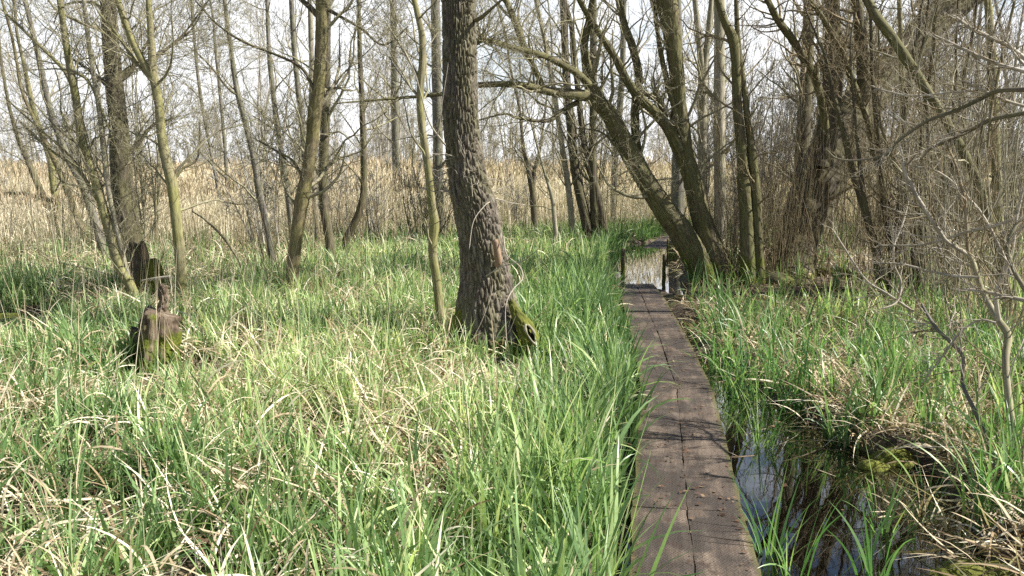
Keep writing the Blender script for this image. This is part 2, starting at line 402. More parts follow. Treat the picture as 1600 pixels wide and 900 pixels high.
# ------------------------------------------------------------------ blades
def blades(base, head, length, tilt, bend, width, K=6, tint=None, power=1.4, twist=.6):
    n = len(base); u = np.linspace(0, 1, K)
    th = tilt[:, None]+bend[:, None]*u[None]**power
    um = .5*(th[:, 1:]+th[:, :-1]); ds = length[:, None]/(K-1)
    hx = np.concatenate([np.zeros((n, 1)), np.cumsum(np.sin(um)*ds, 1)], 1); hz = np.concatenate([np.zeros((n, 1)), np.cumsum(np.cos(um)*ds, 1)], 1)
    side = rng.normal(0, .12, (n, 1))*u[None]**2*length[:, None]
    c, s = np.cos(head)[:, None], np.sin(head)[:, None]
    C = np.stack([base[:, :1]+hx*c-side*s, base[:, 1:2]+hx*s+side*c, base[:, 2:3]+hz], -1)
    tw = rng.normal(0, twist, (n, 1))+rng.normal(0, .5, (n, 1))*u[None]
    # width direction: horizontal perpendicular, rolled about the blade
    wd = np.stack([-s*np.cos(tw)+c*np.cos(th)*np.sin(tw), c*np.cos(tw)+s*np.cos(th)*np.sin(tw), -np.sin(th)*np.sin(tw)], -1)
    prof = np.minimum(1, .55+1.2*u)*(1-u**2.2)**.9; prof[-1] = .03
    w = width[:, None]*prof[None]*.5
    V = np.stack([C-wd*w[..., None], C+wd*w[..., None]], 2)
    i = np.arange(n)[:, None]*K*2+np.arange(K-1)[None]*2
    Q = np.stack([i, i+1, i+3, i+2], -1)
    if tint is None: tint = rng.random(n)
    T = np.broadcast_to(tint[:, None, None], (n, K, 2))
    return V.reshape(-1, 3), Q.reshape(-1, 4), T.ravel()
class Blades:
    def __init__(s): s.V = []; s.Q = []; s.T = []; s.n = 0
    def add(s, *a, **k):
        V, Q, T = blades(*a, **k); s.V.append(V); s.Q.append(Q+s.n); s.T.append(T); s.n += len(V)
    def obj(s, name, mat, parent=None, origin=(0, 0, 0)):
        return link(name, make_mesh(name, np.concatenate(s.V)-np.array(origin), np.concatenate(s.Q), True, {'tint': np.concatenate(s.T)}), mat, parent)
def scatter(n, y0, y1, halfw=.66, pad=1.1):
    """points in the view wedge, uniform in area"""
    y = np.sqrt(rng.uniform(0, 1, n)*(y1**2-y0**2)+y0**2); x = rng.uniform(-1, 1, n)*(y*halfw+pad)
    return x, y
TREES_AT = [(-.1, 7.9, .28), (4.0, 12.4, .55), (2.9, 12.4, .3)]
def n2d(x, y, f, s): return fbm(np.stack([x*f, y*f, np.zeros_like(x)], -1), s, 3)
def short_grass_fac(x, y):
    return (1-.72*np.exp(-((x+.05)**2/.42+(y-6.85)**2/.9)))*(1-.78*np.exp(-((x+2.75)**2/.28+(y-6.5)**2/.8)))*(1-.65*np.exp(-((x+5.1)**2/1.2+(y-8.5)**2/.5)))*(1-.5*np.exp(-((x+4.3)**2/.5+(y-10.4)**2/.8)))  # cuts blade length in front of the alder, stumps and pond
def sedge_field(n, y0, y1, nb, K, wmul=1.0):
    x, y = scatter(n, y0, y1)
    d = path_dist(x, y); s = pool_sdf(x, y); right = x > path_x(y)
    patch = n2d(x, y, .55, 40)
    keep = np.where(right, .02+.24*np.clip((n2d(x, y, 2.9, 44)-.53)*10, 0, 1), 1.0)
    keep = np.where(right & (y < 17) & (np.hypot((x-3.5)*.9, (y-12.1)*.8) < 2.4), .035, keep)
    clump = n2d(x, y, 2.6, 43); lushd = np.exp(-((d-.4)/.75)**2)
    keep = np.where(~right, np.clip((clump-.40)*7, .06, 1)*np.clip(.62+1.2*(patch-.3), .5, .9), keep); keep = np.where(~right, np.maximum(keep, lushd*np.clip((clump-.30)*5, .35, .85)), keep); 
    keep = np.where((x < -3.8) & (y > 11.5), keep*.55, keep)                 # straw-dominated strip on the left
    
    ok = (d > np.where(right, .42, .27)+rng.uniform(0, .14, n)) & (s > .0) & (rng.random(n) < keep)
    for (a, b, r) in TREES_AT: ok &= np.hypot(x-a, y-b) > r
    x, y, d, right, patch = x[ok], y[ok], d[ok], right[ok], patch[ok]
    m = len(x); hz = height(x, y)
    tall = .75+.5*n2d(x, y, .8, 51); lush = np.exp(-((d-.45)/.8)**2)
    L0 = (.27+.18*tall+.13*lush*(~right))*rng.uniform(.6, 1.2, m)
    L0 = L0*short_grass_fac(x, y)
    L0 = np.where(right, L0*.9, L0)*np.clip(1.15-.012*y, .8, 1)
    L0 = L0*np.where((d < .55) & (y > 7) , .62, 1.0)
    tn = np.clip(.15+.75*(patch-.3)*1.2+rng.normal(0, .12, m)-.25*lush, 0, 1)
    size = np.where(right, 1.15, 1.0)*rng.uniform(.5, 1.6, m)
    b = np.repeat(np.arange(m), np.maximum(3, (nb*size).astype(int)))
    N_ = len(b); jit = rng.normal(0, .022, (N_, 2))*size[b][:, None]
    base = np.stack([x[b]+jit[:, 0], y[b]+jit[:, 1], hz[b]-.02], -1)
    head = np.arctan2(jit[:, 1], jit[:, 0])+rng.normal(0, .9, N_)
    L = L0[b]*rng.uniform(.4, 1.2, N_)*np.where(right[b], 1.25, 1)
    young = rng.random(N_) < .5
    tilt = np.abs(rng.normal(.12, .13, N_)); bend = np.where(young, np.abs(rng.normal(.25, .25, N_)), np.abs(rng.normal(1.1, .6, N_)))
    w = rng.uniform(.007, .022, N_)*wmul*np.where(rng.random(N_) < .25, 1.25, 1)
    tint = np.clip(tn[b]+rng.normal(.04, .24, N_), 0, 1)
    return base, head, L, tilt, bend, w, K, tint
for nm, (n, y0, y1, nb, K, wm) in {'a': (4500, 1.5, 6.5, 14, 8, 1.05), 'b': (11000, 6.5, 12, 12, 6, 1.05), 'c': (17000, 12, 24, 9, 5, 1.3)}.items():
    g = Blades() if nm == 'a' else g
    base, head, L, tilt, bend, w, K, tint = sedge_field(n, y0, y1, nb, K, wm)
    g.add(base, head, L, tilt, bend, w, K=K, tint=tint)
tag(g.obj('sedge_grass', M['sedge']), 'fresh green arching sedge covering the marsh floor', 'grass', kind='stuff')

# dead straw: fallen arching blades between the green, plus broken mats
g = Blades()
for (n, y0, y1, K, wm) in ((28000, 1.4, 6.5, 7, 1.0), (34000, 6.5, 12, 5, 1.1), (42000, 12, 25, 4, 1.5)):
    x, y = scatter(n, y0, y1); d = path_dist(x, y); s = pool_sdf(x, y); right = x > path_x(y); patch = n2d(x, y, .7, 61)
    keep = np.clip((n2d(x, y, 1.7, 62)-.31)*4, .2, 1)
    keep = np.where(right, np.maximum(keep, .85), keep); keep = np.where(~right & (d < 1.0), keep*.22, keep)
    keep = np.where((x < -3.5) & (y > 11.5), 1.0, keep)
    keep = np.where(right & (np.hypot(x-3.5, y-12.2) < 2.4), .35, keep)
    keep = np.where(~right & (y > 12) & (x > -3), keep*.5, keep)
    ok = (d > .42) & (s > .02) & (rng.random(n) < keep)
    x, y, right = x[ok], y[ok], right[ok]; m = len(x); wil = np.hypot(x-3.5, y-12.2) < 2.4
    up = rng.random(m) < np.where(right, .2, .35)
    base = np.stack([x, y, height(x, y)+rng.uniform(-.01, .20, m)*np.where(right, .35, 1)*short_grass_fac(x, y)], -1)
    L = rng.uniform(.12, .48, m)*np.where(wil, .6, 1)*np.clip(short_grass_fac(x, y)+.2, .4, 1); tilt = np.where(up, np.abs(rng.normal(.2, .2, m)), rng.normal(1.15, .3, m)); bend = np.where(up, rng.uniform(.8, 2.6, m), rng.normal(.45, .5, m))
    g.add(base, rng.uniform(0, 6.283, m), L, tilt, bend, rng.uniform(.005, .016, m)*wm, K=K, tint=np.clip(rng.normal(.6, .28, m)-np.where(right, .1, 0)-np.where(wil, .25, 0), 0, 1), power=.9)
x, y = scatter(5200, 2.6, 8); sd_ = pool_sdf(x, y); ok = (sd_ < .02) & (x > path_x(y)+.3) & (rng.random(5200) < np.clip(.04+.22*(n2d(x, y, 2.5, 66) > .52)+.12*np.exp(-((x-2.1)/.5)**2), 0, 1)); x, y = x[ok], y[ok]; m = len(x)
g.add(np.stack([x, y, rng.uniform(-.06, .006, m)], -1), rng.uniform(0, 6.28, m), rng.uniform(.08, .4, m), rng.normal(1.55, .05, m), rng.normal(.0, .1, m), rng.uniform(.004, .010, m), K=5, tint=np.clip(rng.normal(.35, .25, m), 0, 1), twist=.2)
# tall thin dead stalks standing up through the sedge
x, y = scatter(2600, 3.0, 16); ok = (x < path_x(y)-.6) & (pool_sdf(x, y) > 0) & (rng.random(2600) < np.where(x < -1.2, .75, .2)); x, y = x[ok], y[ok]; m = len(x)
g.add(np.stack([x, y, height(x, y)], -1), rng.uniform(0, 6.28, m), rng.uniform(.6, 1.25, m), np.abs(rng.normal(.03, .06, m)), rng.uniform(0, .35, m), rng.uniform(.003, .005, m), K=6, tint=rng.uniform(.45, 1, m), twist=2)
tag(g.obj('dead_grass', M['straw']), 'bleached dead sedge blades lying and standing among the green', 'dead grass', kind='stuff')

# reed bed
g = Blades()
def reeds(n, y0, y1, wm, hh, K=4, edge=True):
    x, y = scatter(n, y0, y1, .62)
    lim = np.where(x < 0, 15.8+4.5*np.clip((x+9)/9, 0, 1), 21.0+.0*x)+2.2*(n2d(x, y, .3, 71)-.5)
    ok = y > lim; x, y = x[ok], y[ok]; m = len(x)
    d = path_dist(x, y); k = (d > .8); x, y = x[k], y[k]; m = len(x)
    hh_ = hh*np.clip(.62+(y-15)*.035, .6, 1.0)*(.62+.62*n2d(x, y, .5, 77))
    g.add(np.stack([x, y, np.zeros(m)], -1), rng.uniform(0, 6.28, m), hh_*rng.uniform(.7, 1.08, m), np.abs(rng.normal(.02, .05, m)), np.abs(rng.normal(.05, .12, m)), rng.uniform(.006, .012, m)*wm, K=K, tint=np.clip(rng.normal(.66, .22, m), 0, 1), twist=2)
    j = rng.integers(0, m, m//2)      # feathery seed heads
    g.add(np.stack([x[j], y[j], hh_[j]*rng.uniform(.86, 1.0, m//2)], -1), rng.uniform(0, 6.28, m//2), rng.uniform(.12, .26, m//2), rng.uniform(0, .3, m//2), rng.uniform(.2, .9, m//2), rng.uniform(.012, .03, m//2)*wm**.6, K=4, tint=np.clip(rng.normal(.18, .15, m//2), 0, 1))
    m2 = m; j = rng.integers(0, m, m2)   # drooping leaves half way up
    g.add(np.stack([x[j], y[j], hh_[j]*rng.uniform(.2, .8, m2)], -1), rng.uniform(0, 6.28, m2), rng.uniform(.2, .5, m2), rng.uniform(.2, .7, m2), rng.uniform(.4, 2.0, m2), rng.uniform(.008, .016, m2)*wm, K=4, tint=np.clip(rng.normal(.6, .22, m2), 0, 1))
reeds(26000, 15, 26, 1.1, 1.75); reeds(24000, 26, 45, 2.2, 1.8); reeds(24000, 45, 110, 4.5, 1.85, 3)
tag(g.obj('reeds', M['reed']), 'pale straw-coloured winter reeds standing behind the trees', 'reed bed', kind='stuff')

# fallen brown leaves on water, boards' edges and mud
def litter(n):
    x, y = scatter(n, 2.4, 16); right = x > path_x(y)-.4; s = pool_sdf(x, y)
    ok = right & ((s < .5) | (np.hypot(x-3.4, y-12) < 2.6)) & (path_dist(x, y) > .33)
    x, y, s = x[ok], y[ok], s[ok]; m = len(x); z = np.maximum(height(x, y)+.012, np.where(rng.random(m) < .06, .004, -.2))
    L = rng.uniform(.015, .06, m); a = rng.uniform(0, 6.28, m); w = L*rng.uniform(.25, .8, m)
    c, si = np.cos(a), np.sin(a); P = np.stack([x, y, z], -1)
    fw = np.stack([c, si, rng.normal(0, .15, m)], -1)*L[:, None]; sd = np.stack([-si, c, rng.normal(0, .2, m)], -1)*w[:, None]
    V = np.stack([P, P+fw*.5+sd*.5, P+fw, P+fw*.5-sd*.5], 1)
    return V.reshape(-1, 3), np.arange(m*4).reshape(m, 4), np.repeat(rng.random(m), 4)
def flat_leaves(x, y, z, Ls):
    m = len(x); L = rng.uniform(*Ls, m); a = rng.uniform(0, 6.28, m); w = L*rng.uniform(.2, .7, m); c, si = np.cos(a), np.sin(a)
    P = np.stack([x, y, z], -1); fw = np.stack([c, si, rng.normal(.05, .12, m)], -1)*L[:, None]; sd = np.stack([-si, c, rng.normal(0, .25, m)], -1)*w[:, None]
    return np.stack([P, P+fw*.45+sd*.5, P+fw, P+fw*.55-sd*.5], 1).reshape(-1, 3), np.arange(m*4).reshape(m, 4), np.repeat(rng.random(m)*.8, 4)
yb = rng.uniform(2.8, 12.5, 1500); xb = path_x(yb)+np.clip(rng.normal(0, .16, 1500), -.25, .25)*np.sign(rng.normal(size=1500))
kk = (n2d(xb, yb, 3.5, 91) > .5) | (np.abs(np.abs(xb-path_x(yb))-.24) < .03) | (np.abs(xb-path_x(yb)) < .015); xb, yb = xb[kk], yb[kk]
V, Q, T = flat_leaves(xb, yb, np.full(len(xb), .123), (.008, .035))
tag(link('debris', make_mesh('debris', V, Q, False, {'tint': T}), M['litter']), 'crumbs of brown leaf and bark lying on the boards', 'leaf litter', kind='stuff')
V, Q, T = litter(22000)
tag(link('leaf_litter', make_mesh('leaf_litter', V, Q, False, {'tint': T}), M['litter']), 'small brown fallen leaves scattered over mud and pool', 'leaf litter', kind='stuff')

# ------------------------------------------------------------------ boardwalk
def plank_mesh(L, W, Tk, side, seed):
    K, J = 40, 8
    yy = np.linspace(0, L, K); xx = np.linspace(-W/2, W/2, J)
    XX, YY = np.meshgrid(xx, yy); wob = .0018*(fbm(np.stack([YY*3, XX*0+seed, XX*0], -1), seed, 3)-.5)*4
    rag = .007*(fbm(np.stack([YY*9, XX*0+seed, XX*0], -1), seed+3, 3)-.5)*2
    XE = XX+wob+rag*(np.abs(XX) > W*.45)
    ZZ = Tk+.010*(fbm(np.stack([XX*8, YY*1.2, XX*0+seed], -1), seed+7, 3)-.5)-.004*(np.abs(XX) > W*.45)
    top = np.stack([XE, YY, ZZ], -1); bot = np.stack([XE, YY, 0*ZZ], -1)
    V = np.concatenate([top.reshape(-1, 3), bot.reshape(-1, 3)]); o = K*J
    Q = []
    for a in range(K-1):
        for b in range(J-1):
            i = a*J+b; Q += [(i, i+1, i+J+1, i+J), (o+i, o+i+J, o+i+J+1, o+i+1)]
        i = a*J; Q += [(i, i+J, o+i+J, o+i), (i+J-1, o+i+J-1, o+i+2*J-1, i+2*J-1)]
    for b in range(J-1):
        Q += [(b, o+b, o+b+1, b+1), ((K-1)*J+b, (K-1)*J+b+1, o+(K-1)*J+b+1, o+(K-1)*J+b)]
    e = np.clip(1-np.abs(XX-side*W/2)/.07, 0, 1).ravel()
    return make_mesh('plank', V, np.array(Q), False, {'edge': np.concatenate([e, e*.8])})
bw = empty('boardwalk', (0.72, 3.4, 0)); tag(bw, 'narrow dark two-plank boardwalk with netting running through the sedge', 'boardwalk')
ends = np.array([1.75, 4.10, 6.45, 8.80, 11.15, 13.4, 15.75, 18.1, 20.45, 22.8]); zz = [.06, .06, .06, .06, .055, -.075, -.080, -.066, .0, .02]
Pm = resample(np.c_[PATH, np.zeros(len(PATH))], 400)
for k in range(len(ends)-1):
    a = np.array([np.interp(ends[k], Pm[:, 1], Pm[:, 0]), ends[k]]); b = np.array([np.interp(ends[k+1], Pm[:, 1], Pm[:, 0]), ends[k+1]])
    dv = b-a; L = np.hypot(*dv)-.012; ang = math.atan2(dv[1], dv[0])-math.pi/2
    za, zb = (zz[k], zz[k+1]) if k in (4, 5, 6, 7) else (zz[k], zz[k])
    za += random.uniform(-.004, .004)
    for s in (-1, 1):
        o = link('plank', plank_mesh(L, .262, .055, s, k*2+(s > 0)), M['plank'], bw)
        off = s*.1322
        o.location = (a[0]+off*math.cos(ang)-bw.location.x, a[1]+off*math.sin(ang)-bw.location.y, za+s*random.uniform(0, .003)-.0)
        o.rotation_euler = (math.asin((zb-za)/L), 0, ang+random.uniform(-.003, .003))
    # crosswise bearer under the joint
    V = np.array([(sx*.31, sy*.045, sz) for sz in (-.20, -.012) for sy in (-1, 1) for sx in (-1, 1)], float)
    Qb = np.array([(0, 2, 3, 1), (4, 5, 7, 6), (0, 1, 5, 4), (2, 6, 7, 3), (0, 4, 6, 2), (1, 3, 7, 5)])
    if k >= 5: continue
    o = link('bearer', make_mesh('bearer', V, Qb, False, {'edge': np.ones(8)}), M['plank'], bw)
    o.location = (a[0]-bw.location.x, a[1]+.12-bw.location.y, za-.003); o.rotation_euler.z = ang
# posts standing by the flooded boards
def post(px, py, top_py, w, Y, label):
    b = at(px, py, Y); t = at(px+1, top_py, Y)
    r = float(pxr(w, Y)); o = empty('wooden_post', tuple(b)); tag(o, label, 'post', 'posts beside the flooded boards')
    P = resample(np.array([b-[0, 0, .35], (b+t)/2+[.004, 0, 0], t, t+[0.006, 0, .004]]), 26); R = np.full(26, r); R[-1] = r*.25; R[-2] = r*.8
    solid_tube(P, R, 12, amp=.006, cell=.03, seed=int(px)).obj('post_shaft', M['dark'], o)
post(973, 437, 388, 7, 12.9, 'dark rotten post at left edge of the flooded boards')
post(1037, 425, 397, 6, 13.9, 'short dark post at right edge of the flooded boards')
post(1043, 392, 373, 4, 17.6, 'distant dark post where the boardwalk reappears from the water')

# ------------------------------------------------------------------ trees
def trace(pts, Y, Y2=None, ground=False, K=None):
    """pts listed top -> bottom as (px,py,w); returns base->tip path & radii. Y at base, Y2 at tip"""
    p = np.array([q if len(q) == 3 else (*q, np.nan) for q in pts], float)[::-1]
    w = p[:, 2]; idx = np.arange(len(w)); okk = ~np.isnan(w); w = np.interp(idx, idx[okk], w[okk])
    yy = np.linspace(Y, Y if Y2 is None else Y2, len(p))
    P = at(p[:, 0], p[:, 1], yy); R = pxr(w, yy)
    if ground:
        d = P[0]-P[1]; d[2] = -abs(d[2]); z = P[0][2]
        tgt = float(height(P[0][0], P[0][1]))-.12
        if z > tgt:
            s = (z-tgt)/max(-d[2], 1e-3); q = P[0]+np.array([d[0], d[1], d[2]])*s*np.array([.5, .5, 1])
            P = np.vstack([q, P]); R = np.r_[R[0]*1.15, R]
    return resample(np.c_[P, R], K or max(24, int(len(p)*9)))
def extend(PR, H, lean=.35):
    """carry a path on above the frame up to height H"""
    tip = PR[-1, :3]; d = norm(PR[-1, :3]-PR[-8, :3]); P = [PR]; cur = tip.copy(); n = 14; r = PR[-1, 3]
    step = max(H-tip[2], .5)/n; q = []
    for k in range(n):
        d = norm(d+rng.normal(0, .09, 3)+np.array([0, 0, lean*.35])); cur = cur+d*step; q.append([*cur, r*(1-.85*(k+1)/n)])
    q = np.array(q); return np.vstack([PR, q])
def upper_clear(Pp, g): return g
def tree(name, label, cat, stems, mat_, Y, H=8.5, limbs=(), group=None, sides=14, amp=.003, cell=.03, stretch=4, spec=None, tw='twig', part='trunk', flare=None, detail=1.0, nl=None, low=.0):
    """stems: list of (pts, opts); limbs the same"""
    paths = []
    for s in stems:
        pts, o = (s if isinstance(s, tuple) and isinstance(s[-1], dict) else (s, {}))
        PR = trace(pts, o.get('Y', Y), o.get('Y2'), ground=o.get('ground', True))
        nin = len(PR)
        if o.get('ext', True): PR = extend(PR, o.get('H', H), o.get('lean', .35))
        paths.append((PR, nin, o))
    b = paths[0][0][0, :3]; root = empty(name, (float(b[0]), float(b[1]), 0.0)); tag(root, label, cat, group)
    allP = []
    for PR, nin, o in paths:
        K = int(max(40, 26*len(PR)/20*detail)); Q = resample(PR, K)
        solid_tube(Q[:, :3], Q[:, 3], o.get('sides', sides), amp=o.get('amp', amp), cell=cell, stretch=stretch, flare=o.get('flare', flare), seed=len(allP)+int(Y*7)).obj(o.get('part', part), M[o.get('mat', mat_)], root)
        allP.append(resample(PR, 30))
    for l in limbs:
        pts, o = (l if isinstance(l, tuple) and isinstance(l[-1], dict) else (l, {}))
        PR = trace(pts, o.get('Y', Y), o.get('Y2', Y+rng.uniform(-.5, .6)))
        if o.get('ext', False): PR = extend(PR, o.get('H', H*.8))
        PR[-3:, 3] *= np.array([.8, .6, .3])
        Q = resample(PR, int(max(20, len(PR)*1.0)))
        solid_tube(Q[:, :3], Q[:, 3], max(6, sides//2), amp=amp*.5, cell=cell, seed=int(rng.integers(99))).obj('branch', M[o.get('mat', mat_)], root)
        allP.append(resample(PR, 30))
    P = np.stack([a[:, :3] for a in allP]); R = np.stack([a[:, 3] for a in allP])
    Ls = np.linalg.norm(np.diff(P, axis=1), axis=-1).sum(1)
    spec = spec or [(14, 1.7, 55, .35, .16), (6, .45, 45, .15, .2), (4, .5, 40, .1, .22)]
    g = Geo(); twigs(g, P, R, Ls, spec, 0.0010+.00007*Y); g.obj('crown', M[tw], root)
    return root, paths

S3 = lambda a, b=6, c=4, l=1.7: [(int(a*1.8), l, 58, .26, .19), (b+1, .5, 48, .1, .24), (c+1, .5, 42, .08, .27)]
g_left = 'slim bare trees standing on the left of the marsh'
# A grey leaning stem far left
tree('bare_tree', 'slender leaning grey trunk behind the olive multi-stem tree at left', 'tree',
     [[(38, -5, 7), (58, 80, 8), (78, 170, 10), (90, 205, 11), (103, 240, 12), (130, 290, 13), (148, 345, 13), (165, 405, 14)]], 'grey', 15.0, H=9, spec=S3(16), tw='twig')
# B/C olive multi stem
tree('bare_tree', 'olive-barked tree with three crooked stems from one foot at left', 'tree',
     [[(93, -5, 9), (105, 80, 10), (118, 150, 12), (128, 215, 13), (150, 285, 14), (168, 350, 15), (185, 410, 16), (203, 445, 15), (217, 478, 13)],
      ([(130, -5, 6), (142, 90, 7), (155, 170, 8), (163, 240, 9), (170, 300, 8), (185, 370, 7), (200, 430, 7), (212, 470, 8)], {'mat': 'pale'}),
      ([(30, 190, 3), (80, 235, 4), (122, 265, 5), (150, 310, 5), (175, 350, 6), (190, 400, 6), (204, 445, 7)], {'ext': False}),
      ([(5, 150, 2), (60, 200, 3), (110, 245, 4), (140, 290, 5), (170, 345, 5), (184, 390, 6), (196, 430, 7)], {'ext': False})],
     'olive', 10.6, H=8, limbs=[([(0, 12, 3), (50, 60, 5), (100, 110, 6), (118, 150, 7)], {}), [(190, 255, 2), (170, 200, 3), (140, 130, 4), (112, 110, 6)]], spec=S3(16, 6, 4, 1.5), part='stem', tw='twig')
# D broad dark trunk
tree('bare_tree', 'broad dark fissured trunk wrapped in twigs, behind mossy broken stump', 'tree',
     [[(168, -5, 22), (174, 90, 24), (184, 180, 27), (188, 240, 30), (192, 300, 34), (198, 360, 38), (208, 410, 40), (212, 440, 42)]], 'dark', 12.3, H=10,
     limbs=[[(275, 185, 2), (240, 195, 4), (215, 225, 6), (195, 245, 8)], [(245, 40, 3), (222, 80, 5), (205, 110, 7), (183, 130, 9)], [(110, 90, 3), (140, 110, 5), (170, 135, 8)],
            [(330, -5, 2), (285, 55, 3), (240, 90, 5), (205, 105, 6), (186, 120, 8)]],
     sides=48, amp=.016, cell=.045, stretch=3, detail=2.6, spec=S3(16, 6, 4, 1.8))
# E olive forked trunk
tree('bare_tree', 'straight olive-green trunk forking high up, nearest at left', 'tree',
     [[(232, -5, 8), (236, 60, 10), (240, 118, 13), (248, 165, 13), (254, 225, 14), (267, 280, 17), (274, 330, 16), (281, 400, 17), (287, 480, 19)],
      ([(183, -5, 8), (192, 25, 9), (212, 75, 10), (238, 122, 11)], {'ground': False, 'part': 'branch', 'H': 7})],
     'olive', 10.1, H=8.5, limbs=[([(312, 185, 2), (309, 245, 3), (285, 264, 4), (270, 283, 5)], {'mat': 'dark'}), [(150, 15, 3), (180, 50, 5), (205, 85, 6), (237, 125, 8)],
                                ([(328, -5, 2), (300, 45, 3), (275, 65, 4), (250, 85, 4), (240, 100, 5)], {'mat': 'dark'})], spec=S3(13, 6, 4, 1.3), tw='twig')
# F
tree('bare_tree', 'thin grey tree with a smooth gently bowed trunk', 'tree',
     [[(350, -5, 6), (360, 70, 7), (370, 140, 8), (383, 190, 9), (396, 245, 10), (405, 300, 11), (415, 345, 11), (424, 395, 11), (432, 445, 12)]], 'grey', 12.6, H=9, spec=S3(16, 6, 4, 1.6),
     limbs=[([(300, 75, 2), (330, 105, 3), (358, 140, 3), (374, 150, 4)], {'mat': 'dark'})])
# G
def rootflare(k, z0, lobes, ph=0.0):
    def f(rad, V, out):
        th = np.arctan2(out[..., 1], out[..., 0]); z = V[..., 2]
        return rad*(1+k*np.exp(-np.maximum(z, 0)/z0)*(.35+.65*np.clip(np.sin(lobes*th+ph), -.2, 1)))
    return f
tree('bare_tree', 'stout brown trunk with a crooked bend and cut scar', 'tree',
     [[(503, -5, 21), (503, 40, 19), (500, 100, 18), (497, 145, 19), (492, 175, 21), (487, 230, 19), (479, 275, 20), (472, 310, 23), (468, 335, 21), (462, 380, 20), (456, 430, 21), (451, 465, 23)]],
     'brown', 10.7, H=9, sides=32, amp=.004, cell=.03, detail=2, flare=rootflare(.3, .15, 5),
     limbs=[([(300, -5, 2), (340, 38, 3), (380, 65, 4), (430, 85, 4), (470, 105, 5), (488, 135, 5), (496, 168, 6)], {'mat': 'dark'}),
            ([(465, -5, 6), (485, 12, 8), (500, 28, 10)], {'mat': 'dark', 'ext': True}),
            ([(640, 40, 2), (600, 70, 3), (565, 45, 4), (530, 25, 5), (508, 12, 8)], {'mat': 'dark'}),
            ([(470, 270, 2), (430, 235, 3), (395, 215, 2)][::-1][::-1], {'mat': 'grey'}),
            [(395, 215, 2), (430, 235, 3), (456, 250, 4), (472, 275, 5)]], spec=S3(18, 6, 4, 1.5))
# G2 etc.
g_mid = 'slim bare trees standing along the reed edge'
def mtree(label, Y, *stems, mt='grey', a=14, H=10, l=1.8, **k):
    return tree('bare_tree', label, 'tree', [list(s) if not isinstance(s, tuple) else s for s in stems], mt, Y, H=H, group=g_mid, sides=10, amp=.003, spec=S3(a, 6, 4, l), part=('stem' if len(stems) > 1 else 'trunk'), **k)
mtree('dark trunk half hidden behind the stout crooked brown trunk', 14.5, [(512, -5, 9), (511, 80, 11), (509, 180, 14), (505, 260, 15), (506, 320, 14), (515, 375, 15)], mt='dark')
mtree('curved dark tree bending up from a leaning foot, left of main alder', 16.5, [(560, -5, 6), (563, 100, 8), (566, 170, 9), (568, 250, 10), (568, 300, 11), (560, 335, 12), (545, 365, 12), (533, 392, 13)], mt='dark')
mtree('pair of thin stems rising together left of the crooked brown trunk', 16, [(417, -5, 6), (421, 90, 7), (430, 170, 8), (440, 240, 9), (452, 320, 10), (458, 390, 10)], [(455, -5, 8), (460, 80, 8), (467, 150, 9), (474, 210, 9), (476, 270, 9), (470, 330, 9), (465, 395, 10)])
mtree('thin pale stem close beside the crooked brown trunk', 17, [(484, -5, 8), (486, 60, 8), (487, 130, 8), (485, 200, 8), (490, 280, 8), (495, 360, 9)], mt='pale')
mtree('pair of faint grey trunks in the reeds left of the bowed tree', 22, [(335, 60, 4), (345, 160, 5), (352, 240, 5), (356, 330, 6)], [(300, 20, 4), (312, 140, 5), (330, 240, 5), (348, 335, 6)], l=2.2)
mtree('slim upright grey trunk behind the pale sapling', 24, [(614, -5, 10), (616, 100, 11), (618, 220, 12), (620, 330, 12)], l=2.2)
mtree('thick grey trunk between pale sapling and main alder', 20, [(680, -5, 14), (682, 100, 15), (684, 220, 16), (686, 345, 18)], l=2.0)
mtree('thin dark-fleshed tree with low spreading forks on the open reed side', 20.5, [(812, 170, 4), (818, 230, 6), (828, 275, 9), (833, 310, 10), (835, 348, 11)], [(850, 190, 3), (842, 240, 5), (833, 280, 7), (834, 345, 8)], mt='dark', l=2)
mtree('pale-barked slender tree beside the triple-stemmed clump', 17.5, [(836, -5, 6), (855, 80, 7), (868, 160, 8), (880, 240, 9), (890, 310, 10), (896, 383, 11)], mt='pale')
mtree('little pale tree leaning left in the sedge', 17.0, [(832, 200, 3), (848, 260, 4), (862, 308, 6), (867, 350, 7), (869, 385, 8)], mt='pale', l=1.3, H=5)
mtree('three dark trunks rising from one clump left of the flooded boards', 17.8, [(880, -5, 10), (884, 100, 12), (890, 180, 13), (898, 260, 14), (910, 320, 16), (920, 368, 17)],
      [(927, -5, 10), (927, 120, 11), (926, 240, 12), (928, 310, 14), (932, 370, 16)], [(893, 40, 8), (903, 140, 9), (915, 240, 10), (935, 310, 14), (944, 375, 16)], mt='dark', a=12)
mtree('grey trunk seen through the gap right of the triple-stemmed clump', 23, [(975, -5, 8), (972, 120, 9), (962, 240, 10), (958, 335, 10)], l=2.2)
mtree('straight grey trunk framed between the two big willow stems', 17.2, [(1058, -5, 12), (1060, 150, 16), (1060, 260, 20), (1058, 350, 21), (1057, 385, 22)], a=10)
mtree('forked pale grey trunk behind the willow shoots', 19, [(1085, -5, 8), (1092, 60, 9), (1098, 130, 13), (1098, 220, 14), (1099, 330, 15)], [(1112, -5, 7), (1106, 60, 9), (1100, 120, 10), (1098, 200, 11)], mt='pale', a=9)
mtree('thick upright pale trunk right of the forked grey one', 18, [(1124, -5, 15), (1124, 120, 17), (1124, 240, 18), (1126, 380, 19)], mt='pale', a=9)
mtree('dark straight trunk in twiggy cover behind the leaning giant', 15.5, [(1262, -5, 14), (1263, 60, 18), (1258, 160, 20), (1250, 280, 22), (1245, 420, 24)], mt='dark', a=16, l=1.6)
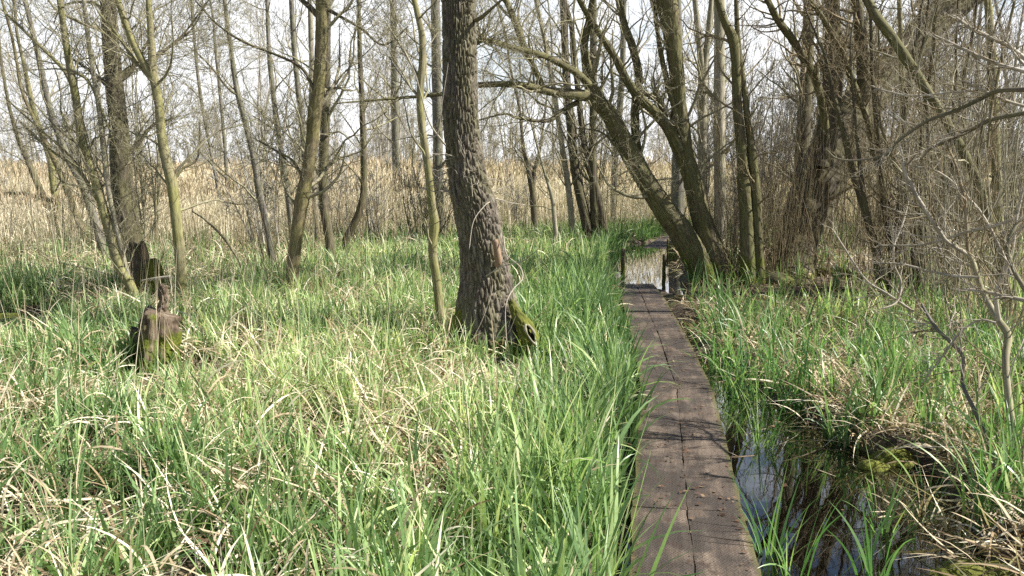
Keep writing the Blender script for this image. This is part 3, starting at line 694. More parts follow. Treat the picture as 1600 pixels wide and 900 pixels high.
mtree('leaning dark tree at the far left edge of the reeds', 19, [(15, 170, 5), (28, 215, 7), (48, 262, 9), (62, 295, 10), (78, 335, 11)], mt='dark', l=2)
mtree('mossy leaning tree in the reeds behind the grey leaner', 18, [(35, 90, 5), (55, 180, 8), (76, 240, 10), (84, 290, 11), (90, 335, 12)], mt='olive', l=2)
mtree('thin slanting trunk crossing behind the olive multi-stem tree', 17.5, [(50, 180, 5), (78, 235, 8), (98, 280, 9), (115, 325, 10), (130, 365, 10)], mt='brown', l=1.8)

# I pale sapling beside main tree
tree('sapling', 'pale olive sapling with wavy trunk just left of main alder', 'tree',
     [[(646, -5, 8), (653, 25, 9), (660, 60, 10), (659, 110, 11), (656, 155, 11), (660, 200, 12), (668, 255, 12), (675, 320, 13), (679, 350, 15), (676, 390, 14), (682, 437, 13), (688, 490, 15), (697, 536, 17)]],
     'olive', 8.4, H=6.5, sides=16, spec=S3(9, 5, 4, 1.1), limbs=[([(600, 30, 2), (625, 70, 3), (640, 95, 4), (656, 125, 4)], {'mat': 'pale'}), ([(605, 85, 2), (625, 115, 3), (645, 140, 4), (657, 155, 4)], {'mat': 'grey'})])

# J the main alder
def main_tree():
    L = [(693, 739, -5), (694, 742, 100), (694, 745, 180), (698, 752, 240), (703, 762, 290), (712, 775, 330), (720, 787, 390), (722, 797, 440), (716, 806, 483), (720, 818, 522), (722, 824, 560)]
    pts = [((a+b)/2, y, (b-a)) for a, b, y in L]
    Y = 7.95; PR = extend(trace(pts, Y, ground=True), 11, .5)
    root = empty('alder_tree', (float(PR[0, 0]), Y, 0)); tag(root, 'big rough-barked alder trunk standing at the centre of the sedge', 'tree')
    top = 4.1; k = int(np.searchsorted(PR[:, 2], top)); Q = resample(PR[:k], 720)
    fl = rootflare(.34, .17, 4, .6)
    g = solid_tube(Q[:, :3], Q[:, 3], 220, amp=.024, cell=.042, stretch=2.9, flare=fl, seed=3, cap=False); g.obj('trunk', M['alder'], root)
    Q = resample(PR[k-1:], 60); solid_tube(Q[:, :3], Q[:, 3], 24, amp=.01, cell=.05, seed=3).obj('trunk', M['alder'], root)
    def limb(pts, Ya, Yb, mt, nm='branch', amp=.003, sides=10, K=40, ext=False):
        q = trace(pts, Ya, Yb); q[-2:, 3] *= .5
        q = resample(q, K); solid_tube(q[:, :3], q[:, 3], sides, amp=amp, cell=.03, seed=5).obj(nm, M[mt], root); return q
    # cut stub on the trunk
    st = limb([(774, 374, 8), (775, 380, 11), (777, 395, 12), (779, 409, 12), (776, 416, 9)], 7.74, 7.70, 'wood', 'cut_stub', .002, 16, 24)
    # buttress roots
    limb([(798, 470, 8), (808, 492, 18), (822, 515, 28), (834, 548, 30), (842, 585, 24)][::-1], 7.75, 7.55, 'mosslog', 'moss_root', .012, 40, 70)
    limb([(730, 470, 8), (720, 492, 16), (708, 515, 20), (700, 545, 14)][::-1], 7.85, 7.8, 'mosslog', 'moss_root', .010, 32, 50)
    limb([(758, 500, 20), (752, 540, 28), (745, 585, 26)][::-1], 7.78, 7.62, 'alder', 'root', .012, 40, 60)
    limb([(790, 500, 20), (800, 545, 30), (806, 590, 28)][::-1], 7.75, 7.58, 'alder', 'root', .012, 40, 60)
    # hollow with pale rim on the right-hand root
    c = at(829, 521, 7.36); th = np.linspace(0, 2*np.pi, 33)
    rx, rz = .033, .088; tl = -.38
    ex, ez = rx*np.cos(th), rz*np.sin(th); Xr = ex*math.cos(tl)-ez*math.sin(tl)*-1; Zr = ez*math.cos(tl)-ex*math.sin(tl)
    ex = ex*(1+.18*np.sin(2*th+1)+.10*np.sin(5*th)); ez = ez*(1+.12*np.sin(3*th)); ring = np.stack([c[0]+ex*math.cos(tl)+ez*math.sin(-tl)*-1, c[1]+0*ex+.02*np.cos(th), c[2]+ez*math.cos(tl)+ex*math.sin(tl)], -1)
    gg = Geo(); gg.tubes(ring[None], np.full((1, 33), .009)*(1+.5*np.sin(3*th)+.3*np.sin(7*th))[None], 8); gg.obj('hollow_rim', M['pale'], root)
    # the cup behind the rim
    rings = [ring]+[ (ring-c)*(1-.13*j**1.3)+c+np.array([.0, .028*j, 0]) for j in range(1, 5)]
    Vv = np.concatenate(rings); n = 33; Qc = np.array([(a*n+b, a*n+b+1, (a+1)*n+b+1, (a+1)*n+b) for a in range(4) for b in range(n-1)])
    gg = Geo(); gg.add(Vv, Qc); gg.obj('hollow', M['dark'], root)
    # side twigs: dead pale ones bristling from the trunk
    tw = [([(822, 365, 2), (805, 385, 2), (795, 400, 3), (785, 408, 3)], 7.6, 7.2), ([(845, 385, 2), (820, 400, 2), (800, 412, 3), (780, 418, 4), (765, 430, 3)][::1], 7.65, 7.3),
          ([(795, 545, 2), (792, 480, 3), (800, 455, 3), (817, 435, 3), (812, 415, 3), (797, 395, 3), (785, 370, 4)], 7.7, 7.2),
          ([(733, 390, 2), (740, 350, 2), (755, 320, 3), (770, 315, 3)], 7.65, 7.4), ([(620, 60, 2), (650, 120, 3), (672, 185, 4), (690, 220, 5), (702, 232, 5)], 7.9, 7.2),
          ([(700, 95, 2), (692, 160, 2), (680, 205, 3), (668, 218, 2)], 7.5, 7.3), ([(810, 490, 2), (790, 520, 2), (768, 530, 2), (745, 545, 2)], 7.6, 7.25), ([(735, 540, 2), (750, 500, 2), (765, 470, 2), (770, 440, 3)], 7.55, 7.5)]
    for pts, a, b in tw:
        pts = [(px+rng.normal(0, 2.5), py+rng.normal(0, 2.5), w*.62) for px, py, w in pts]
        limb(pts, a, b, 'twigpale', 'twig', 0, 6, 24)
    # broken pale thin branch up high left
    limb([(790, -5, 3), (772, 10, 4), (755, 25, 6), (744, 32, 7)], 7.9, 7.3, 'brown')
    # bristle tuft around y 250-330
    P = resample(PR, 60); sel = P[(P[:, 2] > 1.35) & (P[:, 2] < 1.9)]
    a = sel[:, :3]; gg = Geo()
    bp, br, bl = grow(a[None], sel[:, 3][None], np.array([1.]), 46, .55, 80, -.15, .28, K=8, tmin=0, tmax=1, rf=.06, rmin=.0022, fixed=True)
    gg.tubes(bp, np.maximum(br, .0030), 4, rng.random(len(bp)))
    p2, r2, l2 = grow(bp, br, bl, 4, .6, 50, 0, .3, K=6, rmin=.0024); gg.tubes(p2, r2, 3, rng.random(len(p2)))
    gg.obj('twig_tuft', M['twigpale'], root)
    P = PR[PR[:, 2] > 3.6]; P = resample(P, 30); gg = Geo()
    twigs(gg, P[None, :, :3], P[None, :, 3], np.array([7.]), [(22, 2.6, 60, .25, .14), (8, .45, 45, .15, .2), (5, .5, 40, .1, .22)], .0025); gg.obj('crown', M['twigdark'], root)
main_tree()

# L willow leaning left + M willow upright
Yw = 12.4
tree('willow_tree', 'big green-barked willow stem leaning left over the boardwalk', 'tree',
     [([(927, -5, 9), (921, 30, 11), (913, 65, 12), (915, 93, 13), (922, 130, 20), (936, 160, 24), (953, 180, 26), (973, 218, 28), (990, 250, 29), (1012, 288, 31), (1038, 328, 37), (1062, 360, 40), (1085, 400, 41), (1102, 440, 44)], {'Y2': 11.3}),
      ([(965, -5, 10), (976, 40, 11), (988, 73, 12), (998, 117, 12), (993, 160, 12), (992, 200, 13), (996, 236, 14), (1006, 270, 15)], {'ground': False, 'Y': 12.1, 'part': 'branch'})],
     'willow', Yw, H=7.5, sides=48, amp=.008, cell=.04, stretch=4, detail=2.4, spec=S3(20, 6, 5, 1.1),
     limbs=[([(520, 162, 2), (613, 154, 4), (690, 147, 6), (747, 133, 8), (813, 133, 10), (860, 143, 13), (917, 150, 18)], {'Y': 11.35, 'Y2': 9.6}),
            ([(743, 68, 6), (760, 62, 7), (793, 72, 8), (840, 84, 9), (863, 93, 10), (900, 113, 11), (920, 132, 12)], {'Y': 11.3, 'Y2': 9.9}),
            ([(760, 62, 6), (752, 64, 6), (742, 70, 5)], {'Y': 9.95, 'Y2': 9.8}),
            ([(788, -5, 9), (803, 30, 10), (815, 63, 11), (823, 83, 10), (833, 103, 9), (848, 135, 9)], {'Y': 11.0, 'Y2': 10.8, 'ext': True, 'H': 6}),
            ([(740, 190, 2), (787, 178, 3), (807, 184, 4), (840, 189, 5), (862, 186, 6), (880, 172, 7), (902, 160, 9)], {'Y': 11.4, 'Y2': 10.6, 'mat': 'dark'}),
            ([(1010, 300, 3), (985, 265, 3), (960, 225, 4), (935, 205, 3), (900, 200, 2)][::-1][::-1], {'Y': 12.0, 'Y2': 11.6})])
tree('willow_tree', 'tall curved willow stem with Y fork right of the boardwalk', 'tree',
     [([(1040, -5, 30), (1046, 25, 29), (1052, 70, 24), (1058, 120, 22), (1061, 165, 23), (1062, 195, 31), (1068, 235, 28), (1080, 275, 28), (1090, 318, 31), (1102, 360, 36), (1117, 405, 42), (1130, 445, 50)], {'Y2': 11.8}),
      ([(903, -5, 8), (915, 18, 9), (937, 53, 10), (963, 93, 11), (980, 127, 12), (1002, 155, 13), (1027, 178, 15), (1047, 205, 18), (1060, 235, 20)], {'ground': False, 'Y': 12.0, 'Y2': 11.2, 'part': 'branch'}),
      ([(1022, -5, 6), (1030, 67, 7), (1040, 117, 8), (1050, 155, 9), (1058, 185, 10)], {'ground': False, 'Y': 12.0, 'Y2': 12.0, 'part': 'branch'})],
     'willow', Yw+.1, H=8.5, sides=48, amp=.008, cell=.04, stretch=4, detail=2.4, spec=S3(16, 6, 5, 1.1),
     limbs=[([(1020, 142, 9), (1030, 158, 10), (1043, 182, 11)], {'Y': 12.0, 'Y2': 11.9, 'mat': 'dark'})])
tree('willow_tree', 'pair of dark upright willow stems clad in brown shoots', 'tree',
     [[(1120, -5, 10), (1133, 35, 12), (1145, 60, 16), (1150, 100, 14), (1152, 165, 15), (1157, 217, 16), (1162, 280, 19), (1166, 340, 21), (1168, 400, 24), (1170, 440, 26)],
      [(1150, -5, 6), (1153, 60, 8), (1162, 133, 9), (1170, 200, 10), (1176, 250, 14), (1182, 320, 15), (1185, 400, 16), (1188, 440, 18)]],
     'willow', 12.0, H=8.5, sides=28, amp=.006, spec=S3(12, 6, 4, 1.1), part='stem', tw='twigred')
# R huge leaning dark willow
tree('willow_tree', 'massive dark willow leaning right out of the picture over shrubs', 'tree',
     [([(1530, -20, 40), (1467, 25, 44), (1433, 60, 46), (1398, 100, 50), (1370, 135, 56), (1340, 175, 62), (1312, 220, 70), (1285, 270, 74), (1262, 320, 66), (1248, 370, 60), (1240, 420, 66), (1236, 452, 84)], {'Y2': 14.5, 'H': 6, 'lean': .1}),
      ([(1300, -5, 20), (1302, 60, 24), (1300, 140, 28), (1292, 200, 34), (1280, 260, 40)], {'ground': False, 'Y': 12.9, 'part': 'branch', 'H': 8})],
     'dark', 12.7, H=8, sides=56, amp=.02, cell=.05, stretch=4.5, detail=3.2, spec=S3(20, 6, 4, 1.1), flare=rootflare(.3, .25, 5), tw='twigred',
     limbs=[([(1340, 10, 14), (1345, 60, 18), (1350, 110, 20), (1345, 165, 24)], {'Y': 12.9, 'Y2': 12.6, 'ext': True}),
            ([(1197, -5, 9), (1213, 27, 11), (1235, 58, 12), (1257, 93, 12), (1273, 122, 12), (1284, 160, 11), (1290, 200, 12)], {'Y': 12.4, 'Y2': 11.4, 'mat': 'willow', 'ext': True}),
            ([(1262, -5, 7), (1290, 35, 9), (1312, 75, 10), (1328, 115, 10), (1340, 150, 10), (1356, 190, 9), (1368, 250, 9)][::1], {'Y': 12.2, 'Y2': 11.6, 'mat': 'willow'})])
# S olive stem leaning
tree('bare_tree', 'smooth olive stem slanting down to the right edge', 'tree',
     [([(1352, -5, 13), (1370, 27, 14), (1390, 53, 15), (1413, 87, 15), (1430, 113, 15), (1447, 140, 14), (1467, 170, 13), (1490, 210, 13), (1510, 247, 14), (1527, 285, 15), (1545, 340, 15), (1560, 400, 16), (1570, 450, 17)], {'H': 6})],
     'willow', 9.5, H=6, sides=18, spec=S3(12, 5, 4, 1.1), tw='twig')
tree('bare_tree', 'slim dark trunk rising at the far right behind twigs', 'tree',
     [[(1543, -5, 10), (1548, 60, 13), (1552, 140, 14), (1556, 240, 14), (1560, 350, 15), (1565, 440, 16)]], 'olive', 12.5, H=8, spec=S3(20, 6, 4, 1.4))
tree('bare_tree', 'thin upright olive trunk right of the leaning giant', 'tree',
     [[(1405, -5, 7), (1408, 80, 8), (1410, 160, 8), (1411, 240, 9), (1412, 330, 10), (1416, 440, 10)]], 'olive', 12.8, H=8, spec=S3(18, 6, 4, 1.4))

# V dark coppice clump right
tree('coppiced_shrub', 'dark many-stemmed coppice clump with a horizontal bough, right side', 'shrub',
     [([(1300, 140, 6), (1320, 215, 9), (1330, 260, 10), (1348, 320, 10), (1367, 386, 11), (1375, 437, 12), (1383, 470, 13)], {'H': 4}),
      ([(1366, 150, 7), (1375, 250, 9), (1383, 328, 10), (1394, 405, 11), (1388, 462, 12)], {'H': 5}),
      ([(1412, 200, 8), (1410, 273, 11), (1406, 347, 14), (1398, 405, 15), (1392, 465, 17)], {'H': 5}),
      ([(1440, 240, 7), (1433, 347, 10), (1425, 437, 12), (1425, 485, 13)], {'H': 5}),
      ([(1490, 260, 8), (1478, 340, 12), (1468, 405, 14), (1457, 485, 15)], {'H': 5}),
      ([(1500, 280, 6), (1500, 380, 8), (1488, 480, 10)], {'H': 4.5}),
      ([(1340, 230, 5), (1352, 320, 8), (1372, 400, 10), (1386, 468, 11)], {'H': 4.2, 'Y': 11.0}), ([(1450, 200, 6), (1448, 300, 9), (1440, 400, 11), (1436, 485, 12)], {'H': 4.8, 'Y': 10.9}),
      ([(1530, 250, 6), (1515, 340, 9), (1500, 420, 11), (1478, 488, 12)], {'H': 4.5, 'Y': 10.8}), ([(1380, 210, 5), (1420, 320, 8), (1440, 400, 9), (1448, 486, 10)], {'H': 4.2, 'Y': 10.9, 'mat': 'brown'}),
      ([(1394, 305, 8), (1433, 324, 14), (1472, 335, 17), (1500, 342, 16), (1535, 360, 12), (1570, 372, 9)][::-1], {'ground': False, 'ext': False, 'part': 'bough'})],
     'dark', 11.2, H=5, sides=18, amp=.006, part='stem', spec=S3(16, 6, 4, .9), tw='twigred')

# U near twiggy bush on the right edge
def bush_near():
    D = 'twigdark'; Pp = 'twigpale'; Gt = 'twig'
    A = [([(1394, 250, 2), (1414, 277, 4), (1433, 308, 5), (1453, 343, 6), (1480, 374, 6), (1511, 397, 7), (1519, 405, 8), (1534, 452, 9), (1550, 483, 10), (1562, 503, 11), (1575, 525, 12), (1571, 560, 11), (1574, 608, 11), (1582, 667, 12), (1594, 725, 13), (1606, 790, 14)], Gt, 4.5, 5.6, 'stem'),
         ([(1600, 290, 3), (1588, 345, 4), (1580, 398, 6), (1562, 440, 7), (1556, 466, 7), (1560, 500, 8)], Pp, 4.7, 4.6, 'stem'),
         ([(1439, 472, 3), (1449, 491, 5), (1464, 514, 6), (1488, 538, 6), (1505, 560, 6), (1504, 600, 6), (1520, 635, 7), (1539, 682, 7), (1555, 725, 8), (1574, 775, 8), (1604, 820, 9)], 'grey', 4.4, 5.3, 'stem'),
         ([(1290, 233, 2), (1310, 248, 3), (1347, 250, 3), (1387, 240, 4), (1400, 223, 4), (1427, 203, 5), (1453, 187, 5), (1493, 173, 6), (1527, 157, 6), (1560, 142, 7), (1605, 140, 8)], D, 4.8, 5.6, 'branch'),
         ([(1433, 257, 2), (1453, 233, 4), (1483, 220, 5), (1517, 203, 6), (1550, 187, 6), (1605, 176, 7)], D, 4.8, 5.4, 'branch'),
         ([(1487, 23, 4), (1517, 43, 6), (1550, 60, 6), (1577, 73, 6), (1605, 95, 7)], Pp, 4.6, 4.6, 'branch'),
         ([(1453, 52, 3), (1483, 67, 5), (1520, 83, 5), (1560, 100, 5), (1605, 113, 6)], Pp, 4.7, 4.9, 'branch'),
         ([(1503, 125, 3), (1537, 142, 4), (1573, 157, 4), (1605, 168, 5)], Pp, 4.9, 5.0, 'branch'),
         ([(1587, -5, 4), (1570, 67, 5), (1560, 117, 5), (1550, 167, 4), (1543, 230, 4)], 'brown', 4.9, 5.0, 'branch'),
         ([(1360, 133, 2), (1387, 143, 3), (1427, 150, 3), (1483, 145, 3), (1527, 142, 4)], Pp, 5.0, 5.6, 'branch'),
         ([(1407, 227, 3), (1413, 267, 5), (1427, 297, 6), (1447, 330, 6), (1467, 360, 6), (1480, 377, 6), (1510, 397, 6)], Pp, 5.0, 5.0, 'branch'),
         ([(1480, 227, 3), (1493, 257, 4), (1500, 283, 5), (1508, 317, 5), (1510, 360, 5), (1513, 397, 6)], 'twigred', 5.0, 5.1, 'branch'),
         ([(1600, 337, 4), (1587, 353, 6), (1574, 385, 7), (1583, 420, 7), (1603, 455, 8)], D, 4.3, 4.4, 'branch'),
         ([(1420, 313, 2), (1410, 350, 3), (1397, 383, 3), (1397, 413, 3), (1408, 443, 3), (1400, 473, 3), (1373, 483, 2)], Pp, 6.0, 6.3, 'branch'),
         ([(1300, 357, 2), (1323, 393, 3), (1353, 437, 3), (1387, 460, 4), (1427, 487, 4)], Pp, 6.0, 6.6, 'branch'),
         ([(1373, 383, 2), (1433, 383, 3), (1480, 373, 4), (1513, 362, 4), (1553, 353, 5), (1603, 338, 6)], Pp, 4.7, 5.4, 'branch'),
         ([(1360, 410, 2), (1410, 413, 3), (1450, 423, 3), (1487, 430, 4), (1530, 433, 4)], Pp, 4.9, 5.4, 'branch'),
         ([(1503, 452, 4), (1533, 455, 5), (1567, 462, 6), (1605, 471, 7)], Pp, 4.3, 4.5, 'branch'),
         ([(1400, 243, 2), (1427, 260, 3), (1457, 265, 4), (1487, 283, 4), (1513, 310, 4), (1533, 333, 4), (1553, 367, 5), (1568, 400, 5), (1580, 430, 6)], Pp, 4.8, 5.3, 'branch'),
         ([(1560, 30, 2), (1574, 65, 3), (1590, 90, 4), (1610, 110, 5)], Pp, 4.5, 4.5, 'branch'),
         ([(1440, 600, 2), (1470, 560, 3), (1500, 520, 3), (1530, 500, 3), (1556, 505, 4)], Pp, 4.6, 4.8, 'branch')]
    b = trace(A[0][0], 4.5, 5.6, True)[0]
    root = empty('shrub', (float(b[0]), 4.5, 0)); tag(root, 'tangled pale-twigged shrub reaching in from the right edge, nearest', 'shrub')
    Ps = []
    for pts, mt, Ya, Yb, nm in A:
        q = trace(pts, Ya, Yb, ground=(nm == 'stem' and pts[-1][1] > 700), K=max(30, len(pts)*7)); q[:, :3] += .006*(fbm(np.c_[q[:, :3]*9], 3, 2)-.5)[:, None]
        solid_tube(q[:, :3], q[:, 3], 9, amp=.0, seed=2).obj(nm, M[mt], root); Ps.append(resample(q, 30))
    # more branches entering from outside the frame, same bush
    P = np.stack([a[:, :3] for a in Ps]); R = np.stack([a[:, 3] for a in Ps]); L = np.linalg.norm(np.diff(P, axis=1), axis=-1).sum(1)
    g = Geo(); g2 = Geo()
    for gg, n, seedmat in ((g, 13, 0), (g2, 15, 1)):
        p, r, l = grow(P, R, L, n, .42, 48, .12, .16, K=10, tmin=.1, rf=.5, rmin=.0014, fixed=False); l_ok = (p[:, -1, 1] > 3.4) & (p[:, :, 0].min(1) > 1.9); p, r, l = p[l_ok], np.minimum(r[l_ok], .0034), l[l_ok]
        gg.tubes(p, r, 5, rng.random(len(p)))
        p2, r2, l2 = grow(p, r, l, 4, .5, 48, .1, .2, K=8, rmin=.0011); gg.tubes(p2, np.minimum(r2, .0018), 4, rng.random(len(p2)))
    g.obj('crown', M['twigpale'], root); g2.obj('crown', M['twigred'], root)
bush_near()

# ------------------------------------------------------------------ shoot thickets (each clump is one shrub)
def thicket(name, label, cx, cy, n, hgt, spread, rr, mt='twigred', top=1.0, lean=(0, 0), group=None, sub=3, cat='shrub', nst=0):
    root = empty(name, (cx, cy, 0)); tag(root, label, cat, group)
    a = rng.uniform(0, 6.28, n); rad = spread*np.sqrt(rng.random(n)); b = np.stack([cx+rad*np.cos(a), cy+rad*np.sin(a), np.zeros(n)], -1)
    b[:, 2] = height(b[:, 0], b[:, 1])-.03
    d = np.stack([np.cos(a)*rng.uniform(0, .32, n)+lean[0], np.sin(a)*rng.uniform(0, .32, n)+lean[1], np.ones(n)], -1); d = norm(d)
    K = 9; P = np.zeros((n, K, 3)); P[:, 0] = b; L = hgt*rng.uniform(.35, 1.1, n)
    for k in range(1, K):
        d = norm(d+rng.normal(0, .055, (n, 3))+np.array([0, 0, .05])); P[:, k] = P[:, k-1]+d*(L/(K-1))[:, None]
    R = rr*rng.uniform(.4, 1.2, n)[:, None]*(1-.7*np.linspace(0, 1, K))[None]
    big = R[:, 0] > rr*.85
    g = Geo().tubes(P, R, 5, rng.random(n)); g.obj('stems', M[mt], root) if False else None
    o = g.obj('shoot_mass', M[mt], root)
    g = Geo(); twigs(g, P, R, L, [(sub, .5, 35, .2, .12), (3, .5, 38, .1, .2)], max(.0012, cy*.00011)); g.obj('crown', M[mt], root)
    return root
# brown shoots around the willow feet
wx = lambda px, Y: (px-800)/F*Y*1.01
for (px, Y, n, h_, s_, lab) in [(1138, 12.7, 70, 2.4, .36, 'upright brown shoots crowding the foot of the Y-forked willow'),
                               (1205, 12.4, 95, 2.6, .36, 'dense brown shoots between the dark willow pair and leaning giant'),
                               (1245, 12.8, 60, 3.4, .45, 'tall brown shoots cladding the massive leaning willow'),
                               (1165, 13.0, 45, 2.8, .34, 'straight shoots rising behind the pair of dark willow stems')]:
    thicket('willow_shoots', lab, wx(px, Y), Y, n, h_, s_, .0055, 'twigred', sub=2, group='brown shoot clumps round the willow feet')
for (px, Y, n, h_, s_, lab, mt) in [(1330, 11.8, 30, 2.4, .5, 'loose thin shoots left of the dark coppice clump', 'twigred'), (1440, 11.0, 75, 3.2, .6, 'thick tangle of shoots inside the dark coppice clump', 'twigred'),
                                   (1515, 9.6, 70, 3.4, .6, 'tangle of olive shoots right of the dark coppice clump', 'twig'), (1590, 8.2, 70, 3.6, .6, 'tall olive shoots at the right edge behind the near shrub', 'twig'),
                                   (1390, 13.5, 44, 4.2, .8, 'high brown thicket behind the dark coppice clump', 'twigred'), (1490, 13.2, 44, 4.4, .9, 'high olive thicket behind the slanting olive stem', 'twig'),
                                   (1575, 12.4, 44, 4.4, .8, 'high thicket round the far-right dark trunk', 'twigred'), (1330, 15.5, 36, 4.4, .8, 'pale brown thicket behind the massive leaning willow', 'twigred'),
                                   (5, 14.2, 16, 3.2, .5, 'sparse shoots at the left edge beyond the small pond', 'twig'), (95, 14.5, 36, 3.4, .6, 'twiggy shoots between the leaning grey trunk and left edge', 'twig'),
                                   (425, 12.6, 26, 2.4, .35, 'thin shoots round the foot of the bowed grey tree', 'twigred'), (550, 16.5, 36, 2.6, .6, 'low twiggy bush under the curved dark tree', 'twigred'),
                                   (330, 14.0, 16, 2.2, .6, 'few arching shoots in the sedge right of the forked olive trunk', 'twigred'), (660, 18.5, 40, 2.8, .6, 'twiggy bush behind the pale sapling', 'twigdark'),
                                   (945, 18.0, 26, 2.6, .35, 'fine shoots at the foot of the triple-stemmed clump', 'twigdark')]:
    thicket('shrub', lab, wx(px, Y), Y, n, h_, s_, .007, mt, group='twiggy shrubs around the marsh')

# ------------------------------------------------------------------ background: trees beyond the reeds (copies of a few built ones)
def copy_tree(o, parent=None):
    c = o.copy(); COL.objects.link(c); c.parent = parent
    for ch in list(o.children): copy_tree(ch, c)
    return c
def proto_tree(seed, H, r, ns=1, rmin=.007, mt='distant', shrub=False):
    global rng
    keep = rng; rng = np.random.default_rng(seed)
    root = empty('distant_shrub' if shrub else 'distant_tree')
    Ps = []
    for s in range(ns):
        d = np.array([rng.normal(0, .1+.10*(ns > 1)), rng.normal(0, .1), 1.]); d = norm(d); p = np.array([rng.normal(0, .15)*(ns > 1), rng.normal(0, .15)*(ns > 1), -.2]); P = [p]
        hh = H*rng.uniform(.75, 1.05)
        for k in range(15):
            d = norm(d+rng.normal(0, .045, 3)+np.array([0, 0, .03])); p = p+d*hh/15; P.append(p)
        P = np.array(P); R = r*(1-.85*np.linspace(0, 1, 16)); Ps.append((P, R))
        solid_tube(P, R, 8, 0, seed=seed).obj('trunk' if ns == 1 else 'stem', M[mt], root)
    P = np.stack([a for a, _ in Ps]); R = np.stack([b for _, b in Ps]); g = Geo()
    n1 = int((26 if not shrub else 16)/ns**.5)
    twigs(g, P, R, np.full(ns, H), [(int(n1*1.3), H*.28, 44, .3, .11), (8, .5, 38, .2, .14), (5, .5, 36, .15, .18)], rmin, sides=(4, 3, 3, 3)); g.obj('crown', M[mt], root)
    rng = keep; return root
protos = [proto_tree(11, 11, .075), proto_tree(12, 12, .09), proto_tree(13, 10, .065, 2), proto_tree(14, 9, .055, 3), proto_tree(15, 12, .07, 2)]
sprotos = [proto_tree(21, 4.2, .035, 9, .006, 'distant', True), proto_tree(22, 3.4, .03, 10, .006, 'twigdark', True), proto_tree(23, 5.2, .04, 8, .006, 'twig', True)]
marks = [(0, 'left edge'), (200, 'broad dark trunk'), (270, 'forked olive trunk'), (390, 'bowed grey tree'), (480, 'crooked brown trunk'), (665, 'pale sapling'), (728, 'big alder'), (900, 'triple-stemmed clump'), (1010, 'leaning willow'), (1070, 'Y-forked willow'), (1165, 'dark willow pair'), (1300, 'massive leaning willow'), (1410, 'dark coppice clump'), (1600, 'right edge')]
def gap(px):
    for (a, la), (b, lb) in zip(marks[:-1], marks[1:]):
        if px < b: return la, lb
    return marks[-2][1], marks[-1][1]
used = set()
def place(protos_, k, px, Y, s, kind):
    x = (px-800)/F*Y*1.01
    if 940 < px < 1075 and Y < 26: return None          # keep the flooded boards clear
    p = protos_[k]; first = id(p) not in used
    o = p if first else copy_tree(p); used.add(id(p))
    x = (px-800)/F*Y*1.01
    o.location = (x, Y, 0); o.rotation_euler.z = random.uniform(0, 6.28); o.scale = (s, s, s*random.uniform(.92, 1.08))
    la, lb = gap(px); band = 'at the reed edge' if Y < 22 else 'past the front reeds' if Y < 36 else 'amid the reeds' if Y < 55 else 'on the skyline'
    if kind == 'tree':
        word = ['slim', 'tall', 'twin-stemmed', 'three-stemmed', 'forked'][k]
        tag(o, f'{word} bare tree {band} between {la} and {lb}', 'tree', f'bare trees {band}')
    else:
        word = ['grey', 'dark', 'olive'][k]
        tag(o, f'{word} bare shrub {band} between {la} and {lb}', 'shrub', f'bare shrubs {band}')
    return o
r2 = random.Random(5)
def cols(n, jit): return [(-60+(1720)*(i+.5)/n+r2.uniform(-jit, jit)) for i in range(n)]
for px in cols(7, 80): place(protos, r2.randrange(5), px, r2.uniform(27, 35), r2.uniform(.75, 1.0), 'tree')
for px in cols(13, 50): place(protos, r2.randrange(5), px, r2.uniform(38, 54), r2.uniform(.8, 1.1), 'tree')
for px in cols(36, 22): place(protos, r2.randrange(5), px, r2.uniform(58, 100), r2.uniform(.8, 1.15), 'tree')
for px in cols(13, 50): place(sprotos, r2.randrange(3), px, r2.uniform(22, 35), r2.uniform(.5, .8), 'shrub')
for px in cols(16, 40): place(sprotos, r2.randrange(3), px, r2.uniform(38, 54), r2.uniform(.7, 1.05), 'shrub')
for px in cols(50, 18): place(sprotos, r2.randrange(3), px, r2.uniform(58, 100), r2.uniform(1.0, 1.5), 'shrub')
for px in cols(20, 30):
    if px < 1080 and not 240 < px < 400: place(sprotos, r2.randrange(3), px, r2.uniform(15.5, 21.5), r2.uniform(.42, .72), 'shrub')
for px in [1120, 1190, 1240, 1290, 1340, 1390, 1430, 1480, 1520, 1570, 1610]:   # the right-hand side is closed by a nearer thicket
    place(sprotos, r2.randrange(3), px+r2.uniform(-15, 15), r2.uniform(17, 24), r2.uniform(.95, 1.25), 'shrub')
    place(protos, r2.randrange(5), px+r2.uniform(-20, 20), r2.uniform(20, 27), r2.uniform(.7, .9), 'tree')

